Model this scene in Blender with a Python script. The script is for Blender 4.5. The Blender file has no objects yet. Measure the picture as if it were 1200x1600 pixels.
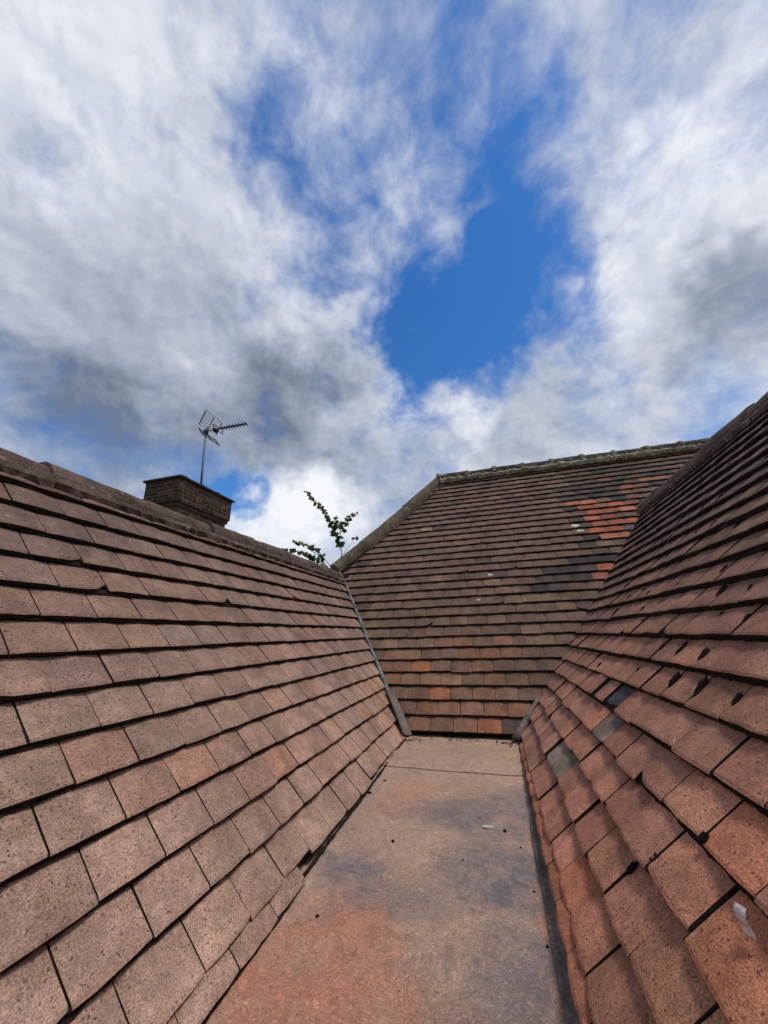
import bpy, bmesh, math, random
from mathutils import Vector, Matrix, noise

scene = bpy.context.scene
COL = scene.collection
R = math.radians
H = 6.0                                   # height of the camera above the ground; roof coordinates are relative to it

# ------------------------------------------------------------------ camera
cam_d = bpy.data.cameras.new('Camera')
cam = bpy.data.objects.new('Camera', cam_d); COL.objects.link(cam)
cam_d.sensor_fit = 'VERTICAL'; cam_d.sensor_height = 36.0; cam_d.sensor_width = 27.0
cam_d.lens = 36.0 * 569.6 / 1600.0
cam_d.clip_start = 0.02; cam_d.clip_end = 5000
CR = Vector((0.96025685, 0.27754469, -0.02959263)); CU = Vector((0.11575532, -0.299517, 0.94704291)); CF = Vector((-0.25398323, 0.91282995, 0.31974053))
cam.matrix_world = Matrix(((CR.x, CU.x, -CF.x, 0), (CR.y, CU.y, -CF.y, 0), (CR.z, CU.z, -CF.z, H), (0, 0, 0, 1)))
scene.camera = cam
scene.cycles.max_bounces = 5; scene.cycles.diffuse_bounces = 3
scene.render.resolution_x = 768; scene.render.resolution_y = 1024

# ------------------------------------------------------------------ view / exposure
vs = scene.view_settings
vs.view_transform = 'Standard'; vs.look = 'None'; vs.exposure = 0.55; vs.gamma = 1.0; vs.use_curve_mapping = False

# ------------------------------------------------------------------ node helper
class NT:
    def __init__(self, tree):
        self.t = tree; self.n = tree.nodes; self.l = tree.links
    def put(self, sock, v):
        if hasattr(v, 'is_output'): self.l.new(v, sock)
        elif v is not None:
            try: sock.default_value = v
            except Exception: sock.default_value = (v, v, v)
    def math(self, op, a, b=None, c=None, clamp=False):
        n = self.n.new('ShaderNodeMath'); n.operation = op; n.use_clamp = clamp
        for i, v in enumerate((a, b, c)):
            if v is not None: self.put(n.inputs[i], v)
        return n.outputs[0]
    def vmath(self, op, a, b=None, out=0):
        n = self.n.new('ShaderNodeVectorMath'); n.operation = op
        self.put(n.inputs[0], a)
        if b is not None:
            self.put(n.inputs[3 if op == 'SCALE' else 1], b)
        return n.outputs[1 if op in ('DOT_PRODUCT', 'LENGTH') else 0]
    def maprange(self, v, a, b, c=0.0, d=1.0, smooth=True):
        n = self.n.new('ShaderNodeMapRange'); n.interpolation_type = 'SMOOTHSTEP' if smooth else 'LINEAR'
        for i, x in enumerate((v, a, b, c, d)): self.put(n.inputs[i], x)
        return n.outputs[0]
    def noise(self, vec, scale, detail=4, rough=0.55, dist=0.0, lac=2.0):
        n = self.n.new('ShaderNodeTexNoise')
        if vec is not None: self.put(n.inputs['Vector'], vec)
        n.inputs['Scale'].default_value = scale; n.inputs['Detail'].default_value = detail
        n.inputs['Roughness'].default_value = rough; n.inputs['Distortion'].default_value = dist
        n.inputs['Lacunarity'].default_value = lac
        return n.outputs['Fac'], n.outputs['Color']
    def voro(self, vec, scale, rnd=1.0):
        n = self.n.new('ShaderNodeTexVoronoi')
        if vec is not None: self.put(n.inputs['Vector'], vec)
        n.inputs['Scale'].default_value = scale; n.inputs['Randomness'].default_value = rnd
        return n.outputs['Distance'], n.outputs['Color']
    def mix(self, f, a, b, mode='MIX'):
        n = self.n.new('ShaderNodeMix'); n.data_type = 'RGBA'; n.blend_type = mode
        self.put(n.inputs[0], f); self.put(n.inputs[6], c4(a)); self.put(n.inputs[7], c4(b))
        return n.outputs[2]
    def comb(self, x, y, z):
        n = self.n.new('ShaderNodeCombineXYZ')
        for i, v in enumerate((x, y, z)): self.put(n.inputs[i], v)
        return n.outputs[0]
    def sep(self, v):
        n = self.n.new('ShaderNodeSeparateXYZ'); self.put(n.inputs[0], v); return n.outputs

def c4(c):
    if hasattr(c, 'is_output'): return c
    return tuple(c) + (1.0,) if len(c) == 3 else tuple(c)
def lin(r, g, b):
    f = lambda v: (v / 255) / 12.92 if v <= 10 else (((v / 255) + 0.055) / 1.055) ** 2.4
    return (f(r), f(g), f(b))

# ------------------------------------------------------------------ world: blue sky with broken cloud
SUN_AZ, SUN_EL = 105.0, 66.0               # degrees; azimuth from +Y towards +X
world = bpy.data.worlds.new('World'); scene.world = world; world.use_nodes = True
W = NT(world.node_tree); W.n.clear()
COVER = [(-3.2, 43.9, 11.7, -0.34), (-9.7, 40.8, 7.1, -0.16), (7.8, 45.1, 8.9, -0.24), (15.8, 48.8, 7.3, -0.26), (18.2, 55.9, 5.5, -0.16), (4.9, 36.6, 4.8, -0.14), (-9.4, 64.0, 14.9, -0.2), (11.5, 67.0, 8.7, -0.06), (-32.2, 57.9, 9.3, -0.1), (-0.2, 53.2, 4.4, 0.16), (-5.6, 60.0, 3.9, 0.1), (-35.4, 34.0, 3.5, -0.24), (-39.5, 21.4, 4.5, -0.36), (-5.1, 28.9, 4.8, -0.16), (-11.7, 30.4, 3.9, -0.1), (17.9, 35.7, 6.1, -0.12), (-59.7, 25.7, 4.0, -0.04), (-50.7, 24.1, 5.4, -0.05), (-58.0, 27.1, 10.2, 0.08), (-68.9, 50.0, 16.8, 0.22), (-48.9, 42.0, 15.9, 0.16), (-27.8, 35.9, 11.8, 0.26), (35.7, 37.2, 11.4, 0.22), (4.7, 29.4, 9.9, 0.22), (20.0, 27.3, 9.2, 0.14), (-26.0, 15.7, 11.6, 0.2), (-19.5, 46.4, 4.2, 0.14)]
GREY = [(-28.8, 33.0, 11.0, 0.7), (37.3, 33.3, 6.6, 0.7), (-52.2, 36.2, 16.6, 0.3), (-65.3, 36.8, 11.7, 0.22), (-61.3, 22.1, 10.8, 0.5), (-50.2, 26.0, 10.1, 0.3), (-13.1, 25.6, 9.8, 0.3), (9.5, 28.4, 9.5, 0.25), (-34.9, 40.3, 10.1, 0.26), (23.9, 26.8, 8.7, 0.2), (10.8, 70.5, 9.4, 0.28), (38.5, 59.0, 7.3, 0.22), (-73.5, 57.9, 8.7, -0.2), (-43.0, 69.1, 5.8, -0.15), (36.6, 45.6, 7.0, -0.36), (-33.9, 16.4, 8.4, -0.45), (-26.1, 18.7, 6.9, -0.4), (-8.8, 37.7, 5.5, -0.5), (-19.7, 32.5, 4.8, -0.35), (2.9, 31.6, 4.5, -0.4), (21.5, 41.5, 4.9, -0.25), (-33.6, 49.1, 6.1, -0.2)]
def build_world():
    tc = W.n.new('ShaderNodeTexCoord'); d0 = W.vmath('NORMALIZE', tc.outputs['Generated'])
    # ragged edges for every bank of cloud: wobble the direction before measuring distances
    wob = W.noise(d0, 5.0, 4, 0.6)[1]
    wv = W.vmath('SCALE', W.vmath('SUBTRACT', wob, (0.5, 0.5, 0.5)), 0.30)
    d = W.vmath('NORMALIZE', W.vmath('ADD', d0, wv))
    def blobs(tab):
        acc = None
        for az, el, r, w in tab:
            v = (math.sin(R(az)) * math.cos(R(el)), math.cos(R(az)) * math.cos(R(el)), math.sin(R(el)))
            m = W.maprange(W.vmath('DOT_PRODUCT', d, v), math.cos(R(r * 1.25)), 1.0 - (1 - math.cos(R(r))) * 0.06, 0.0, w)
            acc = m if acc is None else W.math('ADD', acc, m)
        return acc
    # cloud texture lives on the sky dome, flattened towards the horizon and combed a little along the wind
    mp = W.n.new('ShaderNodeMapping'); W.put(mp.inputs['Vector'], d0)
    mp.inputs['Rotation'].default_value = (R(20), R(-14), R(24)); mp.inputs['Scale'].default_value = (1.12, 1.12, 1.25)
    Q = mp.outputs[0]
    n1 = W.noise(Q, 3.3, 7, 0.55, 0.15)[0]
    n2 = W.noise(W.vmath('ADD', Q, (3.1, 7.7, 0)), 10.0, 6, 0.60, 0.3)[0]
    fb = W.math('ADD', W.math('MULTIPLY', n1, 0.56), W.math('MULTIPLY', n2, 0.44))
    dens = W.math('ADD', W.math('ADD', W.math('MULTIPLY', W.math('SUBTRACT', fb, 0.5), 1.45), blobs(COVER)), 0.62)
    cover = W.maprange(dens, 0.20, 0.84)
    # relief: the same field a small step towards the sun
    n1b = W.noise(W.vmath('ADD', Q, (0.03, 0.0, 0.045)), 3.3, 7, 0.55, 0.15)[0]
    n2b = W.noise(W.vmath('ADD', Q, (3.11, 7.7, 0.018)), 10.0, 6, 0.60, 0.3)[0]
    relief = W.math('ADD', W.math('MULTIPLY', W.math('SUBTRACT', n1, n1b), 0.8), W.math('MULTIPLY', W.math('SUBTRACT', n2, n2b), 0.5))
    n4 = W.noise(W.vmath('ADD', Q, (4.4, 2.2, 0)), 3.4, 5, 0.52, 0.3)[0]
    grey = W.math('ADD', W.math('ADD', W.math('MULTIPLY', blobs(GREY), 0.60), W.math('MULTIPLY', W.math('SUBTRACT', n4, 0.5), 0.50)), 0.33)
    grey = W.math('SUBTRACT', grey, relief, clamp=True)
    ramp = W.n.new('ShaderNodeValToRGB'); W.put(ramp.inputs[0], grey)
    e = ramp.color_ramp.elements
    CLOUD = 0.72                             # cloud radiance against the exposure
    def cc(*c): return c4(tuple(q * CLOUD for q in lin(*c)))
    e[0].position = 0.0; e[0].color = cc(240, 243, 248)
    e[1].position = 1.0; e[1].color = cc(112, 122, 142)
    for pos, c in ((0.22, (217, 221, 231)), (0.5, (180, 188, 203)), (0.75, (146, 156, 174))):
        q = e.new(pos); q.color = cc(*c)
    sky = W.n.new('ShaderNodeTexSky'); sky.sky_type = 'NISHITA'; sky.sun_disc = False
    sky.sun_elevation = R(SUN_EL); sky.sun_rotation = R(SUN_AZ); sky.air_density = 1.0; sky.dust_density = 0.15; sky.ozone_density = 3.5
    b1 = W.n.new('ShaderNodeBackground'); hs_ = W.n.new('ShaderNodeHueSaturation'); hs_.inputs['Hue'].default_value = 0.505; hs_.inputs['Saturation'].default_value = 1.30; hs_.inputs['Value'].default_value = 0.82; W.put(hs_.inputs['Color'], sky.outputs[0]); W.put(b1.inputs[0], hs_.outputs[0]); b1.inputs[1].default_value = 0.13
    b2 = W.n.new('ShaderNodeBackground'); W.put(b2.inputs[0], ramp.outputs[0]); b2.inputs[1].default_value = 1.0
    mx = W.n.new('ShaderNodeMixShader'); W.put(mx.inputs[0], cover)
    W.l.new(b1.outputs[0], mx.inputs[1]); W.l.new(b2.outputs[0], mx.inputs[2])
    o = W.n.new('ShaderNodeOutputWorld'); W.l.new(mx.outputs[0], o.inputs[0])
build_world()
world.cycles.sampling_method = 'MANUAL'; world.cycles.sample_map_resolution = 512

sun_d = bpy.data.lights.new('sun', 'SUN'); sun_d.energy = 1.5; sun_d.angle = R(14); sun_d.color = (1.0, 0.93, 0.82)
sun = bpy.data.objects.new('sun', sun_d); COL.objects.link(sun)
sd = Vector((math.sin(R(SUN_AZ)) * math.cos(R(SUN_EL)), math.cos(R(SUN_AZ)) * math.cos(R(SUN_EL)), math.sin(R(SUN_EL))))
sun.rotation_euler = sd.to_track_quat('Z', 'Y').to_euler(); sun.location = (3, 0, H + 12)

# ------------------------------------------------------------------ materials
def new_mat(name):
    m = bpy.data.materials.new(name); m.use_nodes = True
    t = NT(m.node_tree); t.n.clear()
    o = t.n.new('ShaderNodeOutputMaterial'); b = t.n.new('ShaderNodeBsdfPrincipled'); t.l.new(b.outputs[0], o.inputs[0])
    b.inputs['Roughness'].default_value = 0.9; b.inputs['Specular IOR Level'].default_value = 0.25
    return m, t, b
def bump(t, b, h, strength, dist, prev=None):
    n = t.n.new('ShaderNodeBump'); n.inputs['Strength'].default_value = strength; n.inputs['Distance'].default_value = dist
    t.put(n.inputs['Height'], h)
    if prev is not None: t.l.new(prev, n.inputs['Normal'])
    t.l.new(n.outputs[0], b.inputs['Normal']); return n.outputs[0]

def tile_material(name, per_object):
    """sand-faced concrete roof tile: grain, dark pits, pale grit, dull stains; colour from the tile itself"""
    m, t, b = new_mat(name)
    tc = t.n.new('ShaderNodeTexCoord')
    if per_object:
        oi = t.n.new('ShaderNodeObjectInfo'); col = oi.outputs['Color']
        off = t.vmath('SCALE', (37.1, 91.7, 13.3), oi.outputs['Random'])
        vec = t.vmath('ADD', tc.outputs['Object'], off)
    else:
        at = t.n.new('ShaderNodeAttribute'); at.attribute_name = 'tint'; col = at.outputs['Color']; vec = tc.outputs['Object']
    big = t.noise(vec, 9.0, 5, 0.6, 0.3)[0]
    mid = t.noise(vec, 42.0, 4, 0.65)[0]
    fine = t.noise(vec, 340.0, 3, 0.72)[0]
    grit_d, grit_c = t.voro(vec, 210.0)
    pit_d, pit_c = t.voro(t.vmath('ADD', vec, t.vmath('SCALE', t.noise(vec, 120.0, 2)[1], 0.012)), 135.0)
    v1 = t.maprange(big, 0.3, 0.7, 0.82, 1.17)
    v2 = t.maprange(mid, 0.3, 0.7, 0.86, 1.14)
    v3 = t.maprange(fine, 0.3, 0.72, 0.54, 1.48)
    k = t.math('MULTIPLY', t.math('MULTIPLY', v1, v2), v3)
    c = t.mix(1.0, col, t.comb(k, k, k), 'MULTIPLY')
    # weather stains that run on from tile to tile
    geo = t.n.new('ShaderNodeNewGeometry'); wp = geo.outputs['Position']
    sm = t.n.new('ShaderNodeMapping'); t.put(sm.inputs['Vector'], wp); sm.inputs['Scale'].default_value = (1.6, 1.6, 0.55)
    w1 = t.noise(sm.outputs[0], 3.2, 5, 0.6, 0.6)[0]; kw = t.maprange(w1, 0.32, 0.68, 0.80, 1.18)
    c = t.mix(1.0, c, t.comb(kw, kw, kw), 'MULTIPLY')
    w2 = t.noise(t.vmath('ADD', sm.outputs[0], (7, 3, 5)), 4.5, 4, 0.6, 0.8)[0]
    c = t.mix(t.maprange(w2, 0.55, 0.75, 0.0, 0.55), c, t.mix(1.0, c, (1.12, 0.96, 0.86), 'MULTIPLY'))
    c = t.mix(t.maprange(w2, 0.42, 0.25, 0.0, 0.5), c, t.mix(1.0, c, (0.86, 0.88, 0.86), 'MULTIPLY'))
    # warm and cool drift inside one tile
    hue = t.noise(t.vmath('ADD', vec, (8, 8, 8)), 14.0, 3, 0.5)[0]
    c = t.mix(t.maprange(hue, 0.50, 0.80, 0.0, 0.45), c, t.mix(1.0, c, (1.10, 0.97, 0.91), 'MULTIPLY'))
    c = t.mix(t.maprange(hue, 0.50, 0.22, 0.0, 0.5), c, t.mix(1.0, c, (0.94, 0.98, 1.0), 'MULTIPLY'))
    pr = t.sep(pit_c)[0]
    pits = t.math('MULTIPLY', t.maprange(pit_d, 0.42, 0.18), t.math('GREATER_THAN', pr, 0.64))
    pits = t.math('MULTIPLY', pits, t.maprange(mid, 0.36, 0.56, 0.15, 0.85))
    c = t.mix(pits, c, t.mix(1.0, c, (0.26, 0.24, 0.24), 'MULTIPLY'))
    gr = t.sep(grit_c)[0]
    grit = t.math('MULTIPLY', t.maprange(grit_d, 0.34, 0.12), t.math('GREATER_THAN', gr, 0.88))
    c = t.mix(t.math('MULTIPLY', grit, 0.5), c, lin(170, 152, 138))
    ld, lcol = t.voro(t.vmath('ADD', vec, t.vmath('SCALE', t.noise(vec, 60.0, 2)[1], 0.02)), 34.0)   # pale lichen dots
    li = t.math('MULTIPLY', t.maprange(ld, 0.24, 0.10), t.math('GREATER_THAN', t.sep(lcol)[1], 0.955))
    c = t.mix(t.math('MULTIPLY', li, 0.6), c, lin(172, 160, 146))
    t.put(b.inputs['Base Color'], c)
    h = t.math('ADD', t.math('MULTIPLY', fine, 0.7), t.math('MULTIPLY', mid, 0.8))
    h = t.math('SUBTRACT', h, t.math('MULTIPLY', pits, 0.5))
    bump(t, b, h, 0.8, 0.0026)
    return m
M = {}
M['tile'] = tile_material('sanded_tile', True)
M['tile_stuff'] = tile_material('sanded_tile_far', False)

def rough_mat(name, cols, scale=8.0, grain=120.0, bmp=0.004, rough=0.92, spots=None, attr_random=False):
    m, t, b = new_mat(name); tc = t.n.new('ShaderNodeTexCoord'); vec = tc.outputs['Object']
    if attr_random:
        oi = t.n.new('ShaderNodeObjectInfo'); vec = t.vmath('ADD', vec, t.vmath('SCALE', (31.0, 17.0, 53.0), oi.outputs['Random']))
    n = t.noise(vec, scale, 6, 0.62, 0.4)[0]; f = t.noise(vec, grain, 4, 0.65)[0]
    r = t.n.new('ShaderNodeValToRGB'); t.put(r.inputs[0], t.maprange(n, 0.28, 0.72))
    e = r.color_ramp.elements; e[0].color = c4(cols[0]); e[1].color = c4(cols[-1])
    for i in range(1, len(cols) - 1): q = e.new(i / (len(cols) - 1)); q.color = c4(cols[i])
    c = r.outputs[0]; k = t.maprange(f, 0.3, 0.7, 0.6, 1.4); c = t.mix(1.0, c, t.comb(k, k, k), 'MULTIPLY')
    if spots:
        vd, vc = t.voro(t.vmath('ADD', vec, t.vmath('SCALE', t.noise(vec, 30, 3)[1], 0.05)), spots[0])
        s = t.math('MULTIPLY', t.maprange(vd, 0.42, 0.25), t.math('GREATER_THAN', t.sep(vc)[0], spots[1]))
        c = t.mix(t.math('MULTIPLY', s, spots[3]), c, spots[2])
    t.put(b.inputs['Base Color'], c); b.inputs['Roughness'].default_value = rough
    bump(t, b, t.math('ADD', n, t.math('MULTIPLY', f, 0.5)), 0.9, bmp)
    return m
M['cap'] = rough_mat('weathered_ridge', [lin(58, 47, 40), lin(86, 72, 62), lin(104, 88, 76)], 7, 130, 0.006, spots=(30, 0.90, lin(150, 138, 122), 0.55), attr_random=True)
M['hipcap'] = rough_mat('weathered_hip', [lin(66, 56, 46), lin(88, 76, 63), lin(104, 92, 76)], 7, 130, 0.006, spots=(26, 0.93, lin(150, 145, 130), 0.5), attr_random=True)
M['darkcap'] = rough_mat('sooty_ridge', [lin(26, 26, 24), lin(44, 42, 38), lin(78, 72, 58)], 6, 90, 0.006, spots=(20, 0.75, lin(128, 118, 84), 0.6), attr_random=True)
M['mortar'] = rough_mat('lime_mortar', [lin(96, 88, 72), lin(134, 125, 106), lin(160, 152, 134)], 9, 80, 0.010, spots=(30, 0.82, lin(70, 66, 44), 0.7))
M['moss'] = rough_mat('dry_moss', [lin(20, 17, 12), lin(34, 28, 20), lin(46, 38, 26)], 30, 300, 0.006, 1.0)
M['crust'] = rough_mat('lichen_shadow_crust', [lin(24, 19, 16), lin(36, 29, 24), lin(48, 40, 33)], 30, 300, 0.004, 1.0)  # lichen and dirt, kept dark to carry the shadow lines under the courses
M['edge'] = rough_mat('dirty_shaded_edge', [lin(28, 22, 18), lin(42, 33, 28), lin(58, 46, 39)], 40, 260, 0.003)  # edge dirt and algae, darkened to include the shadow line at the tails
M['deck'] = rough_mat('roofing_felt', [lin(30, 27, 25), lin(44, 40, 37)], 6, 90, 0.003)
M['lead'] = rough_mat('lead_sheet', [lin(70, 74, 76), lin(104, 110, 110), lin(130, 134, 132)], 9, 60, 0.002, 0.6)
M['darklead'] = rough_mat('dirty_lead', [lin(80, 72, 68), lin(104, 93, 87), lin(124, 108, 98)], 9, 110, 0.002, 0.7)
M['slate'] = rough_mat('slate', [lin(48, 50, 54), lin(72, 74, 77)], 14, 90, 0.002, 0.6)
M['brick'] = None
M['joint'] = rough_mat('chimney_mortar', [lin(84, 68, 55), lin(110, 92, 76)], 20, 160, 0.003)
M['render'] = rough_mat('house_render', [lin(150, 142, 130), lin(176, 168, 154)], 2, 60, 0.003)
M['concrete'] = rough_mat('cap_concrete', [lin(44, 42, 42), lin(64, 60, 58)], 8, 90, 0.004)
M['bark'] = rough_mat('twig_bark', [lin(70, 58, 46), lin(104, 92, 76)], 30, 200, 0.001)
M['pot'] = rough_mat('chimney_pot', [lin(48, 42, 40), lin(70, 60, 54)], 10, 90, 0.003)
M['white'] = rough_mat('white_droppings', [lin(170, 165, 158), lin(215, 212, 205)], 30, 200, 0.002)
M['earth'] = rough_mat('garden_grass', [lin(48, 62, 30), lin(78, 92, 48), lin(96, 100, 62)], 0.4, 20, 0.02)

def brick_mat():
    m, t, b = new_mat('chimney_brick'); oi = t.n.new('ShaderNodeObjectInfo'); tc = t.n.new('ShaderNodeTexCoord')
    vec = t.vmath('ADD', tc.outputs['Object'], t.vmath('SCALE', (31.0, 17.0, 53.0), oi.outputs['Random']))
    n = t.noise(vec, 12, 4, 0.6)[0]; f = t.noise(vec, 140, 3, 0.6)[0]
    k = t.math('MULTIPLY', t.maprange(n, 0.3, 0.7, 0.6, 1.35), t.maprange(f, 0.3, 0.7, 0.75, 1.25))
    c = t.mix(1.0, oi.outputs['Color'], t.comb(k, k, k), 'MULTIPLY'); t.put(b.inputs['Base Color'], c)
    bump(t, b, f, 0.6, 0.003); return m
M['brick'] = brick_mat()

def metal_mat(name, col, rough, metallic=0.8, sc=40):
    m, t, b = new_mat(name); tc = t.n.new('ShaderNodeTexCoord')
    n = t.noise(tc.outputs['Object'], sc, 5, 0.6)[0]
    k = t.maprange(n, 0.3, 0.7, 0.65, 1.2); t.put(b.inputs['Base Color'], t.mix(1.0, col, t.comb(k, k, k), 'MULTIPLY'))
    b.inputs['Metallic'].default_value = metallic; b.inputs['Roughness'].default_value = rough; return m
M['mast'] = metal_mat('galvanised_mast', lin(128, 130, 132), 0.55, 0.6)
M['aerial'] = metal_mat('aerial_metal', lin(62, 62, 64), 0.5, 0.5)
M['strip'] = metal_mat('bent_metal', lin(214, 210, 206), 0.5, 0.25, 60)

def leaf_mat():
    m, t, b = new_mat('leaf'); at = t.n.new('ShaderNodeAttribute'); at.attribute_name = 'tint'
    t.put(b.inputs['Base Color'], at.outputs['Color']); b.inputs['Roughness'].default_value = 0.55
    tr = t.n.new('ShaderNodeBsdfTranslucent'); t.put(tr.inputs[0], at.outputs['Color'])
    mx = t.n.new('ShaderNodeMixShader'); mx.inputs[0].default_value = 0.3
    o = [n for n in t.n if n.type == 'OUTPUT_MATERIAL'][0]
    t.l.new(b.outputs[0], mx.inputs[1]); t.l.new(tr.outputs[0], mx.inputs[2]); t.l.new(mx.outputs[0], o.inputs[0]); return m
M['leaf'] = leaf_mat()

def floor_mat():
    """trowelled, weathered gutter coating: pinkish buff with slate-grey worn patches, brush marks and black specks"""
    m, t, b = new_mat('gutter_coating'); tc = t.n.new('ShaderNodeTexCoord'); P = tc.outputs['Object']
    wob = t.vmath('SCALE', t.vmath('SUBTRACT', t.noise(P, 5.0, 5, 0.65)[1], (0.5, 0.5, 0.5)), 0.34)
    Pw = t.vmath('ADD', P, wob)
    x, y, z = t.sep(Pw)[:3]
    def patch(cx, cy, rx, ry, a=1.0, b_=0.2):
        dx = t.math('DIVIDE', t.math('SUBTRACT', x, cx), rx); dy = t.math('DIVIDE', t.math('SUBTRACT', y, cy), ry)
        return t.maprange(t.math('ADD', t.math('MULTIPLY', dx, dx), t.math('MULTIPLY', dy, dy)), a, b_)
    n = t.noise(P, 4.0, 6, 0.6, 0.3)[0]; n2 = t.noise(t.vmath('ADD', P, (3, 1, 0)), 11.0, 6, 0.65, 0.5)[0]
    base = t.mix(t.maprange(n, 0.35, 0.65), lin(158, 132, 117), lin(176, 146, 127))
    pink = t.math('MAXIMUM', patch(-0.44, 0.86, 0.24, 0.40), t.math('MULTIPLY', patch(-0.25, 0.80, 0.30, 0.22), 0.8))
    pink = t.math('MAXIMUM', pink, t.math('MULTIPLY', patch(0.06, 1.2, 0.05, 0.5), 0.8))
    pink = t.math('MAXIMUM', pink, t.math('MULTIPLY', patch(-0.40, 1.75, 0.16, 0.22), 0.45))
    base = t.mix(t.math('MULTIPLY', pink, t.maprange(n2, 0.25, 0.65, 0.35, 0.95)), base, lin(182, 125, 101))
    ye = t.math('MULTIPLY', patch(-0.05, 2.32, 0.22, 0.12), 0.6)
    base = t.mix(ye, base, lin(164, 138, 110))
    gs = None
    for cx, cy, rx, ry, w in ((-0.07, 1.30, 0.17, 0.18, .95), (-0.16, 1.62, 0.30, 0.16, .8), (-0.46, 1.22, 0.12, 0.16, .85), (-0.02, 1.00, 0.10, 0.16, .7), (0.0, 1.78, 0.10, 0.16, .65), (-0.28, 1.16, 0.16, 0.10, .5), (-0.10, 0.86, 0.16, 0.10, .6)):
        q = t.math('MULTIPLY', patch(cx, cy, rx, ry, 1.25, 0.1), w); gs = q if gs is None else t.math('MAXIMUM', gs, q)
    grey = t.math('MULTIPLY', gs, t.maprange(n2, 0.30, 0.62, 0.25, 1.0))
    base = t.mix(grey, base, lin(108, 104, 108))
    # scuffs of bare dark metal
    sc = None
    for cx, cy, rx, ry, w in ((-0.17, 1.02, 0.016, 0.05, .9), (-0.27, 1.06, 0.05, 0.012, .7), (-0.36, 1.05, 0.012, 0.03, .7), (0.01, 0.98, 0.014, 0.05, .6), (-0.11, 1.04, 0.015, 0.025, .5)):
        dx = t.math('DIVIDE', t.math('SUBTRACT', t.sep(t.vmath('ADD', P, t.vmath('SCALE', wob, 0.18)))[0], cx), rx); dy = t.math('DIVIDE', t.math('SUBTRACT', t.sep(P)[1], cy), ry)
        q = t.maprange(t.math('ADD', t.math('MULTIPLY', dx, dx), t.math('MULTIPLY', dy, dy)), 1.4, 0.3, 0.0, w); sc = q if sc is None else t.math('MAXIMUM', sc, q)
        # brush strokes, two directions
    mp = t.n.new('ShaderNodeMapping'); t.put(mp.inputs['Vector'], Pw); mp.inputs['Scale'].default_value = (1.0, 9.0, 1.0); mp.inputs['Rotation'].default_value = (0, 0, R(12))
    st = t.noise(mp.outputs[0], 34.0, 5, 0.7, 0.6)[0]
    mp2 = t.n.new('ShaderNodeMapping'); t.put(mp2.inputs['Vector'], Pw); mp2.inputs['Scale'].default_value = (8.0, 1.0, 1.0); mp2.inputs['Rotation'].default_value = (0, 0, R(-35))
    st2 = t.noise(mp2.outputs[0], 30.0, 5, 0.7, 0.9)[0]
    base = t.mix(t.math('MULTIPLY', t.math('MULTIPLY', sc, 0.9), t.math('MULTIPLY', t.maprange(st2, 0.46, 0.58), t.maprange(n2, 0.35, 0.6, 0.5, 1.0))), base, lin(76, 76, 80))
    # long hairline scratches and swirled trowel marks
    mp3 = t.n.new('ShaderNodeMapping'); t.put(mp3.inputs['Vector'], t.vmath('ADD', P, t.vmath('SCALE', wob, 0.5))); mp3.inputs['Scale'].default_value = (26.0, 2.2, 1.0); mp3.inputs['Rotation'].default_value = (0, 0, R(38))
    hair = t.noise(mp3.outputs[0], 6.0, 3, 0.6, 0.2)[0]
    hair = t.math('MULTIPLY', t.maprange(hair, 0.66, 0.72), t.maprange(n, 0.45, 0.6))
    base = t.mix(t.math('MULTIPLY', hair, 0.45), base, lin(190, 168, 150))
    fine = t.noise(P, 300.0, 4, 0.75)[0]
    k = t.math('MULTIPLY', t.maprange(st, 0.3, 0.7, 0.62, 1.38), t.math('MULTIPLY', t.maprange(st2, 0.3, 0.7, 0.74, 1.26), t.maprange(fine, 0.3, 0.7, 0.84, 1.16)))
    c = t.mix(1.0, base, t.comb(k, k, k), 'MULTIPLY')
    vd, vc = t.voro(P, 70.0)
    sp = t.math('MULTIPLY', t.maprange(vd, 0.16, 0.10), t.math('GREATER_THAN', t.sep(vc)[0], 0.82))
    c = t.mix(t.math('MULTIPLY', sp, 0.8), c, lin(48, 42, 38))
    t.put(b.inputs['Base Color'], c); b.inputs['Roughness'].default_value = 0.75
    bump(t, b, t.math('ADD', t.math('ADD', t.math('MULTIPLY', st, 0.6), t.math('MULTIPLY', st2, 0.5)), t.math('MULTIPLY', fine, 0.35)), 0.85, 0.004)
    return m
M['floor'] = floor_mat()

# ------------------------------------------------------------------ object helpers
UP = Vector((0, 0, H))
def link(name, me, parent=None, mat=None, kind=None):
    o = bpy.data.objects.new(name, me); COL.objects.link(o)
    if mat is not None and me is not None and not me.materials: me.materials.append(M[mat])
    if parent is not None: o.parent = parent
    if kind: o['kind'] = kind
    return o
def thing(name, label, cat, loc, group=None):
    o = bpy.data.objects.new(name, None); COL.objects.link(o); o.location = loc; o.empty_display_size = 0.2
    o['label'] = label; o['category'] = cat
    if group: o['group'] = group
    return o
def tag(o, label, cat, group=None):
    o['label'] = label; o['category'] = cat
    if group: o['group'] = group
    return o
def to_mesh(name, bm, smooth=False):
    bm.normal_update(); me = bpy.data.meshes.new(name); bm.to_mesh(me); bm.free()
    if smooth: me.polygons.foreach_set('use_smooth', [True] * len(me.polygons))
    return me
def set_world(o, mat):                       # o's parent (if any) is an unrotated empty: plain offset
    o.matrix_local = Matrix.Translation(-o.parent.location) @ mat if o.parent else mat
def pydata(name, verts, faces, smooth=False):
    me = bpy.data.meshes.new(name); me.from_pydata([tuple(v) for v in verts], [], faces); me.update()
    if smooth: me.polygons.foreach_set('use_smooth', [True] * len(me.polygons))
    return me
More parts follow.
